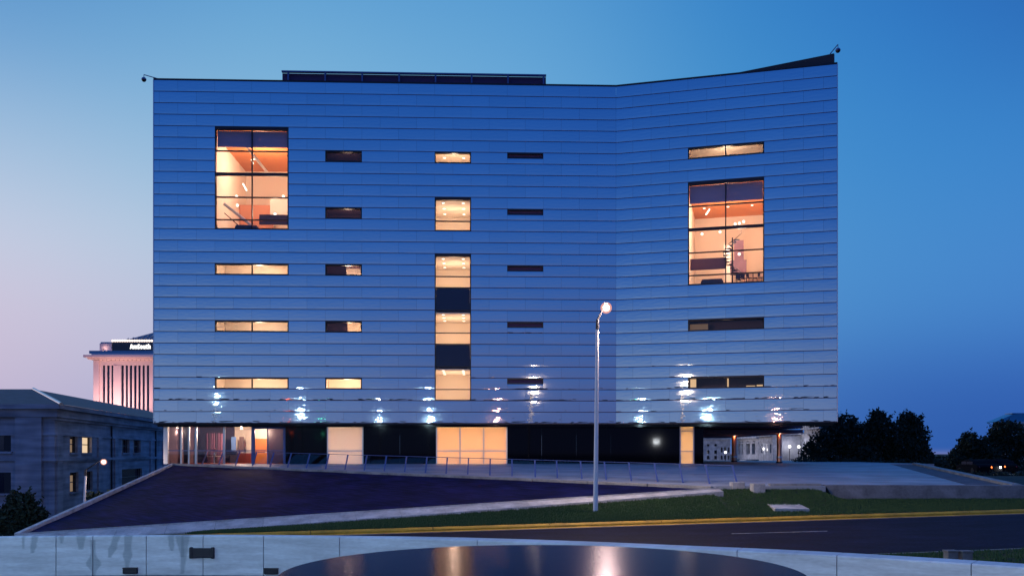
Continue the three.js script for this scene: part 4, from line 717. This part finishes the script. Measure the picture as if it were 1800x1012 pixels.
// ------------------------------------------------------------------ flood-lit tower on the left
{
  const t = thing('office_tower', 'pink flood-lit tower with dark window strips and lit roof sign', 'tower', [-146, -8, -350]), k = 350 / F, X = (px) => (px - CX) * k + 146, Y = (py) => (HOR - py) * k + 8;
  mesh('core', box(X(168), X(330), 0, Y(622), -30, -0.3), M.darkGlass, t);
  const strips = [[179.8, 183.8], [187.3, 191.7], [194.9, 198.8], [212.6, 216.7], [220.2, 224], [227.3, 231.4], [234.8, 239.2], [242.3, 246.3], [249.8, 253.7], [257.4, 261.6]];
  let x = 172; for (const [a, b] of strips) { mesh('pier', box(X(x), X(a), 0, Y(642), -0.9, x === 198.8 ? 0.3 : 0), M.pinkStone, t); x = b; }
  mesh('pier', box(X(x), X(300), 0, Y(642), -0.9, 0.1), M.pinkStone, t);
  mesh('corner_pier', box(X(165), X(174.5), 0, Y(633), -6, 0.9), M.pinkStone, t);
  mesh('lintel', box(X(174.5), X(300), Y(641.9), Y(621), -0.9, 0.15), M.pinkStone, t);
  for (let i = 0; i < 12; i++) { const g = new THREE.ConeGeometry(0.75, 1.3, 3); g.rotateZ(Math.PI); g.translate(X(180 + i * 7.4), Y(631), 0.2); mesh('corbel', g, M.darkGlass, t); }
  mesh('cornice', merge([box(X(152), X(300), Y(629), Y(625), -20, 3.2), box(X(157), X(300), Y(632), Y(629.05), -20, 2), box(X(165), X(300), Y(624.9), Y(622), -20, 2.4)]), M.pinkStone, t);
  mesh('roof_slab', box(X(159), X(300), Y(621.9), Y(617), -20, 1.6), M.greenRoof, t);
  mesh('corner_drum', box(X(173), X(194), Y(616.9), Y(603), -14, -0.6), M.pinkStone, t); mesh('drum_roof', box(X(174), X(192), Y(602.9), Y(600.5), -13, -1), M.greenRoof, t);
  mesh('penthouse', box(X(194), X(300), Y(616.9), Y(600), -18, -1.2), M.darkGlass, t);
  const sh = new THREE.Shape(); sh.moveTo(X(206), Y(597)); sh.lineTo(X(269), Y(580)); sh.lineTo(X(300), Y(572)); sh.lineTo(X(300), Y(597));
  const rg = new THREE.ExtrudeGeometry(sh, { depth: 14, bevelEnabled: false }); rg.translate(0, 0, -18); const rf = mesh('roof', rg, M.greenRoof, t);
  for (let i = 0; i < 9; i++) mesh('roof_rib', rod([X(212 + i * 8), Y(596.5), -3.9], [X(218 + i * 9), Y(592 - i * 1.4), -3.9], 0.18, 0.18, 6), M.steel, rf);
  for (let i = 0; i < 18; i++) { const g = new THREE.SphereGeometry(0.5, 10, 6); g.translate(X(196 + i * 4.3), Y(598.5), -0.6); mesh('strip_light', g, M.stripGlow, t); }
  mesh('lit_eave', box(X(194), X(300), Y(599.6), Y(597.2), -2, -0.9), M.pinkStone, t);
  const font = await new FontLoader().loadAsync('fonts/droid/droid_sans_bold.typeface.json');
  const tg = new TextGeometry('AmSouth', { font, size: 1.75, depth: 0.3, curveSegments: 3 }); tg.computeBoundingBox(); tg.translate(-tg.boundingBox.min.x, 0, 0); const wd = tg.boundingBox.max.x - tg.boundingBox.min.x; tg.scale((X(262) - X(226)) / wd, 1, 1); tg.translate(X(226), Y(612.5), -1);
  mesh('sign_lettering', tg, M.signGlow, t);
  { const f = sub('floodlight', t), p = [X(183), Y(617) + 0.5, 0.9]; mesh('housing', new RoundedBoxGeometry(0.5, 0.4, 0.4, 2, 0.05), M.darkMetal, f).position.set(...p); mesh('lens', box(p[0] - 0.2, p[0] + 0.2, p[1] - 0.1, p[1] + 0.15, p[2] - 0.24, p[2] - 0.21), M.stripGlow, f); const L = new THREE.PointLight(C(1, 0.6, 0.52), 7); L.name = 'flood_beam'; L.castShadow = true; L.shadow.radius = 5; L.position.set(p[0], p[1] + 0.6, p[2] - 0.3); f.add(L); }
  // flood lamps on the terrace below, hidden by the roofs in front
  for (const [px, I] of [[170, 700], [205, 1100], [245, 1100]]) {
    const p = [X(px), Y(742), 11], f = sub('floodlight', t); mesh('housing', new RoundedBoxGeometry(1, 0.6, 0.6, 2, 0.1), M.darkMetal, f).position.set(...p); mesh('lens', box(p[0] - 0.4, p[0] + 0.4, p[1] + 0.301, p[1] + 0.34, p[2] - 0.25, p[2] + 0.25), M.stripGlow, f);
    const L = new THREE.SpotLight(C(1, 0.58, 0.52), I * 0.95, 0, 1.1, 0.8); L.name = 'flood_beam'; L.castShadow = true; L.position.set(p[0], p[1] + 0.5, p[2]); L.target.position.set(p[0], Y(650), 0); f.add(L, L.target);
  }
}
// ------------------------------------------------------------------ white building seen through the undercroft
{
  const wB = thing('white_building', 'white classical building with arched windows seen below the raised block', 'building', [38, -7, -150]), O3 = wB.position;
  const face = (pxA, ZA, pxB, ZB, y0, y1, wins, name = 'wing') => {
    const A = [(pxA - CX) / F * ZA, -ZA], Bq = [(pxB - CX) / F * ZB, -ZB], dx = Bq[0] - A[0], dz = Bq[1] - A[1], L = Math.hypot(dx, dz), turn = Math.atan2(-dz, dx);
    const uOf = (px) => { const r = (px - CX) / F; return (r * ZA - A[0]) / (dx / L + r * dz / L); };
    const f = sub(name, wB, [A[0] - O3.x, -O3.y, A[1] - O3.z], turn), s = new THREE.Shape(); s.moveTo(0, y0); s.lineTo(L, y0); s.lineTo(L, y1); s.lineTo(0, y1);
    const hs = [];
    for (const [p, q, a, b, arch] of wins) { const u0 = uOf(p), u1 = uOf(q), r = (u1 - u0) / 2, h = new THREE.Path(); h.moveTo(u0, a); h.lineTo(u1, a); if (arch === 2) { h.curves.length = 0; h.absarc((u0 + u1) / 2, (a + b) / 2, (b - a) / 2 * Math.min(1, r * 2 / (b - a)), 0, 6.283); } else if (arch) { const rr = Math.min(r, 1); h.lineTo(u1, b - rr * 0.5); h.quadraticCurveTo(u1, b, (u0 + u1) / 2, b); h.quadraticCurveTo(u0, b, u0, b - rr * 0.5); } else { h.lineTo(u1, b); h.lineTo(u0, b); } s.holes.push(h); hs.push([u0, u1, a, b]); }
    const g = new THREE.ExtrudeGeometry(s, { depth: 0.6, bevelEnabled: false, curveSegments: 8 }); g.translate(0, 0, -0.6); mesh('wall', metreUV(g), M.whiteStone, f);
    mesh('cornice', metreUV(merge([box(-0.2, L + 0.2, y1, y1 + 0.3, -0.8, 0.45), box(-0.1, L + 0.1, y1 - 0.75, y1 - 0.55, -0.2, 0.12)])), M.whiteStone, f);
    for (const [u0, u1, a, b] of hs) mesh('pane', box(u0 - 0.1, u1 + 0.1, a - 0.1, b + 0.1, -0.7, -0.62), M.darkGlass, f);
    mesh('core', box(0.02, L - 0.02, y0, y1, -4, -0.75), M.whiteStone, f);
    return f;
  };
  const rows = [[1243, 1247.5], [1256, 1261]];
  const w1 = []; for (const [p, q] of rows) { w1.push([p, q, 1.15, 1.6, 2], [p, q, -0.05, 0.55, 0], [p, q, -0.95, -0.35, 0]); }
  for (const [p, q] of [[1267.5, 1271], [1273.5, 1277], [1280, 1283]]) w1.push([p, q, 0.2, 1.05, 1], [p, q, -0.95, -0.3, 1]);
  face(1236.5, 150, 1284.5, 150, -7, 2.35, w1);
  face(1296, 150, 1334, 141, -0.9, 2.35, [[1299, 1302, -0.1, 2.0, 0], [1304, 1306.5, -0.1, 2.0, 0], [1312, 1318.5, -0.1, 2.0, 1], [1322, 1328, -0.1, 2.0, 1]], 'portico');
  face(1334.4, 139, 1359, 131, -4, 2.5, [[1338, 1341, 0.1, 1.4, 1], [1346.5, 1350, 0.1, 1.4, 1], [1353.5, 1356.5, 0.1, 1.4, 1]], 'pavilion');
  face(1375, 138, 1414, 130, -5, 2.75, [[1377, 1380.5, 0.3, 1.5, 0], [1390, 1399, 0.3, 1.6, 0]]);
  face(1414.3, 128, 1445, 120, -5, 3.3, [], 'end_block');
  mesh('stair_block', metreUV(box(37 - O3.x, 38.6 - O3.x, -7 - O3.y, -0.95 - O3.y, 2, 6)), M.whiteStone, wB);
  for (const [px, Z, y, I] of [[1393, 130, 0.95, 5], [1377.5, 133, 1.0, 5], [1334, 139, 0.7, 14], [1341, 138, 0.6, 10], [1268, 146, 0.2, 14]]) { const o = sub('post_lamp', wB), s = new THREE.SphereGeometry(0.22, 12, 8); s.translate((px - CX) / F * Z - O3.x, y - O3.y, -Z - O3.z + 3); mesh('lamp_glass', s, M.signGlow, o); mesh('added_post', rod([(px - CX) / F * Z - O3.x, 2, -Z - O3.z + 3], [(px - CX) / F * Z - O3.x, y - O3.y - 0.2, -Z - O3.z + 3], 0.05, 0.05, 8), M.darkMetal, o); const L = new THREE.PointLight(C(0.8, 0.8, 1), I); L.position.set((px - CX) / F * Z - O3.x, y - O3.y, -Z - O3.z + 3); L.name = 'post_lamp_light'; L.castShadow = true; L.shadow.radius = 10; o.add(L); }  // lamps set forward on added posts to brighten the white walls
}
// building with a teal roof at the far right
{
  const Z = 260, k = Z / F, X = (px) => (px - CX) * k, Y = (py) => (HOR - py) * k, b = thing('teal_roofed_building', 'pale building with a blue-green roof above the trees at far right', 'building', [X(1800), -8, -Z]), o = b.position;
  mesh('wall', metreUV(box(X(1768) - o.x, X(1900) - o.x, 0, Y(745) - o.y, -5, 0)), M.whiteStone, b);
  mesh('cornice', metreUV(box(X(1764) - o.x, X(1902) - o.x, Y(745) - o.y, Y(741.5) - o.y, -5, 1)), M.whiteStone, b);
  const s = new THREE.Shape(); s.moveTo(X(1750) - o.x, Y(741.4) - o.y); s.lineTo(X(1782) - o.x, Y(728) - o.y); s.lineTo(X(1860) - o.x, Y(722) - o.y); s.lineTo(X(1905) - o.x, Y(741.4) - o.y);
  const g = new THREE.ExtrudeGeometry(s, { depth: 5, bevelEnabled: false }); g.translate(0, 0, -5); mesh('roof', g, std('teal roof', C(0.05, 0.28, 0.42), 0.5), b); mesh('ridge_cap', box(X(1782) - o.x, X(1860) - o.x, Y(727) - o.y, Y(725.5) - o.y, -4.5, -0.5), M.greenRoof, b);
}
// ------------------------------------------------------------------ trees and hedges
function tree(label, pos, h, lobes, trunkH, nLeaf, leafSize, group, cat = 'tree', name = 'tree') {    // lobes: [dx, dy, dz, r] in units of metres from the base
  const o = thing(name, label, cat, pos, 0, group), tr = [rod([0, -0.3, 0], [0.1, trunkH, 0.05], 0.16 * h / 6, 0.09 * h / 6, 9)];
  lobes.forEach(([x, y, z, r]) => tr.push(rod([0.08, trunkH * 0.75, 0.03], [x, y, z], 0.07 * h / 6, 0.018, 6)));
  mesh('trunk', merge(tr), M.bark, o);
  const p = [], n = [];
  const leaf = (c, s) => { const a = rnd() * 6.28, b = Math.acos(2 * rnd() - 1), u = new THREE.Vector3(Math.sin(b) * Math.cos(a), Math.cos(b), Math.sin(b) * Math.sin(a)), v = new THREE.Vector3(rnd() - 0.5, rnd() - 0.5, rnd() - 0.5).cross(u).normalize(), w = new THREE.Vector3().crossVectors(u, v); for (const [i, j] of [[-1, 0], [0, -0.5], [1, 0], [-1, 0], [1, 0], [0, 0.5]]) { p.push(c.x + (u.x * i + v.x * j) * s, c.y + (u.y * i + v.y * j) * s, c.z + (u.z * i + v.z * j) * s); n.push(w.x, w.y, w.z); } };
  const tot = lobes.reduce((a, l) => a + l[3] ** 2, 0);
  for (const [x, y, z, r] of lobes) { const tw = []; for (let i = 0; i < 16; i++) { const a = rnd() * 6.28, e = range(-0.3, 1.4); tw.push([new THREE.Vector3(Math.cos(a) * Math.cos(e), Math.sin(e), Math.sin(a) * Math.cos(e)), rnd()]); } const k = Math.round(nLeaf * r * r / tot); for (let i = 0; i < k; i++) {
    const d = new THREE.Vector3(range(-1, 1), range(-1, 1), range(-1, 1)); if (d.lengthSq() > 1) { i--; continue; } const dir = d.clone().normalize(), lump = 0.8 + 0.95 * fbm(dir.x * 2.6 + x, dir.y * 2.2 + y, dir.z * 2.2 + z, 3) + (rnd() < 0.05 ? range(0.05, 0.3) : 0);
    if (rnd() < 0.16) { const t = tw[Math.floor(rnd() * tw.length)], q = 0.75 + 0.6 * rnd() * t[1]; leaf(new THREE.Vector3(x + t[0].x * r * q + range(-0.09, 0.09), y + t[0].y * r * q + range(-0.09, 0.09), z + t[0].z * r * q), leafSize * range(0.5, 1)); continue; }
    d.setLength(Math.pow(d.length(), 0.45) * r * lump); leaf(new THREE.Vector3(x + d.x, y + d.y * 0.95, z + d.z), leafSize * range(0.6, 1.3)); } }
  const g = new THREE.BufferGeometry(); g.setAttribute('position', new THREE.Float32BufferAttribute(p, 3)); g.setAttribute('normal', new THREE.Float32BufferAttribute(n, 3)); g.setAttribute('uv', new THREE.Float32BufferAttribute(new Float32Array(p.length / 3 * 2), 2)); struct(mesh('crown', g, M.leaf, o), 'stuff');
  return o;
}
{
  const Z = 86, k = Z / F, X = (px) => (px - CX) * k, Y = (py) => (HOR - py) * k;
  const lobe = (bx, by, list) => list.map(([px, py, r]) => [X(px) - bx, Y(py) - by, range(-0.8, 0.8), r * k]);
  const T = (label, px, list, nl, z = 0) => { const bx = X(px), by = -2.0; tree(label, [bx, by, -Z - z], 6, lobe(bx, by, list), 1.6, nl, 0.17, 'dark trees right of the building'); };
  T('dark bushy tree right behind the right end of the building', 1478, [[1490, 750, 26], [1465, 765, 30], [1500, 772, 34], [1440, 785, 26], [1425, 800, 22], [1470, 795, 30], [1505, 798, 28]], 9000);
  T('tallest dark tree in the middle of the clump beside the building', 1548, [[1548, 748, 27], [1532, 764, 28], [1570, 764, 26], [1548, 785, 34], [1525, 795, 26], [1575, 795, 26], [1545, 735, 16]], 9000);
  T('dark tree at the right edge of the clump beside the building', 1602, [[1596, 748, 24], [1608, 768, 28], [1590, 785, 28], [1618, 792, 24], [1600, 736, 15], [1628, 806, 16], [1580, 806, 20]], 8000);
  const Z2 = 105, k2 = Z2 / F, X2 = (px) => (px - CX) * k2, Y2 = (py) => (HOR - py) * k2;
  const T2 = (label, px, list, nl) => { const bx = X2(px), by = -2.2; tree(label, [bx, by, -Z2], 7, list.map(([a, b, r]) => [X2(a) - bx, Y2(b) - by, range(-0.8, 0.8), r * k2]), 2, nl, 0.2, 'dark trees at far right'); };
  T2('round dark tree left of the car lights at far right', 1706, [[1702, 778, 20], [1720, 790, 22], [1690, 800, 18], [1710, 806, 26], [1675, 812, 16]], 6500);
  T2('large dark tree above the car lights at the right edge of the view', 1776, [[1756, 760, 20], [1785, 765, 26], [1745, 785, 24], [1775, 792, 30], [1805, 785, 28], [1765, 750, 12], [1740, 806, 20]], 9000);
  const hedge = (label, px0, px1, Zh, top, cnt) => { const kk = Zh / F, xs = []; for (let px = px0; px <= px1; px += 14) xs.push([((px - px0) * kk), (HOR - top) * kk + 2.2 + range(-0.25, 0.2), 0, 0.75]); tree(label, [(px0 - CX) * kk, -2.2, -Zh], 2, xs.flatMap(([x, y, z, r]) => [[x, y - 0.7, z, r], [x, y - 1.6, z, r * 1.1]]), 0.5, cnt, 0.15, undefined, 'hedge', 'hedge'); };
  hedge('low dark hedge behind the plaza under the clump of trees', 1405, 1660, 80, 806, 9000);
  hedge('low dark hedge in front of the cars at far right', 1636, 1860, 88, 828, 9000);
  hedge('long dark hedge behind the cars at far right', 1640, 1880, 112, 800, 9000);
  tree('dark bushy tree at lower left beside the sloping berm', [-24.6, -5.4, -45.5], 4, [[0, 2.9, 0, 0.75], [-0.5, 2.2, 0.2, 0.8], [0.45, 2.2, -0.2, 0.75], [0, 1.5, 0.2, 0.95], [-0.6, 1.1, 0, 0.7], [0.5, 1.2, 0, 0.75]], 1.2, 6500, 0.13);
  tree('small sparse tree below the lit lamp at left', [-27.6, -7.4, -61], 4.5, [[0, 4.4, 0, 0.5], [-0.6, 4.5, 0.1, 0.4], [0.7, 4.6, 0, 0.35], [0.2, 3.8, 0, 0.6]], 3.4, 700, 0.13);
}
// ------------------------------------------------------------------ cars behind the hedge at far right
{
  const car = (label, pos, turn, head, tail) => {
    const o = thing('parked_car', label, 'car', pos, turn), s = new THREE.Shape();
    s.moveTo(-2.15, 0.3); s.lineTo(-2.2, 0.75); s.quadraticCurveTo(-2.1, 0.95, -1.5, 1.0); s.quadraticCurveTo(-0.9, 1.42, -0.3, 1.44); s.lineTo(0.35, 1.42); s.quadraticCurveTo(0.9, 1.2, 1.15, 0.98); s.quadraticCurveTo(2.0, 0.9, 2.12, 0.72); s.lineTo(2.15, 0.3); s.lineTo(-2.15, 0.3);
    const g = new THREE.ExtrudeGeometry(s, { depth: 1.5, bevelEnabled: true, bevelSize: 0.1, bevelThickness: 0.1, bevelSegments: 3 }); g.translate(0, 0, -0.75); mesh('body', g, M.carPaint, o);
    for (const [a, b] of [[-1.4, -0.15], [-0.05, 0.95]]) for (const z of [-1, 1]) mesh('side_window', box(a, b, 1.02, 1.32, z * 0.84, z * 0.862), M.darkGlass, o);
    for (const x of [-1.35, 1.35]) for (const z of [-1, 1]) { const w = new THREE.CylinderGeometry(0.33, 0.33, 0.22, 18); w.rotateX(Math.PI / 2); w.translate(x, 0.33, z * 0.78); mesh('wheel', w, M.rubber, o); }
    for (const z of [-1, 1]) { mesh('headlight', new THREE.SphereGeometry(0.13, 12, 8), head === z ? M.headlight : M.steel, o).position.set(2.14, 0.68, z * 0.6); mesh('tail_light', new THREE.SphereGeometry(0.11, 12, 8), tail === z ? M.tailOn : M.tailOff, o).position.set(-2.22, 0.74, z * 0.62); }
    if (head) { const L = new THREE.PointLight(C(1, 0.98, 0.85), 3); L.name = 'headlight_beam'; L.position.set(2.4, 0.68, head * 0.6); L.castShadow = true; L.shadow.radius = 5; o.add(L); }
  };
  car('dark car with a glowing orange tail light, left one at far right', [48.4, -2.15, -95.2], Math.PI / 2, 0, 1);
  car('dark car with a bright white headlight facing the viewer', [51.4, -2.15, -99], -Math.PI / 2, -1, 0);
  car('dark car with a small red tail light at the right edge', [53.6, -2.15, -100], Math.PI / 2, 0, -1);
}
renderer.render(scene, camera);
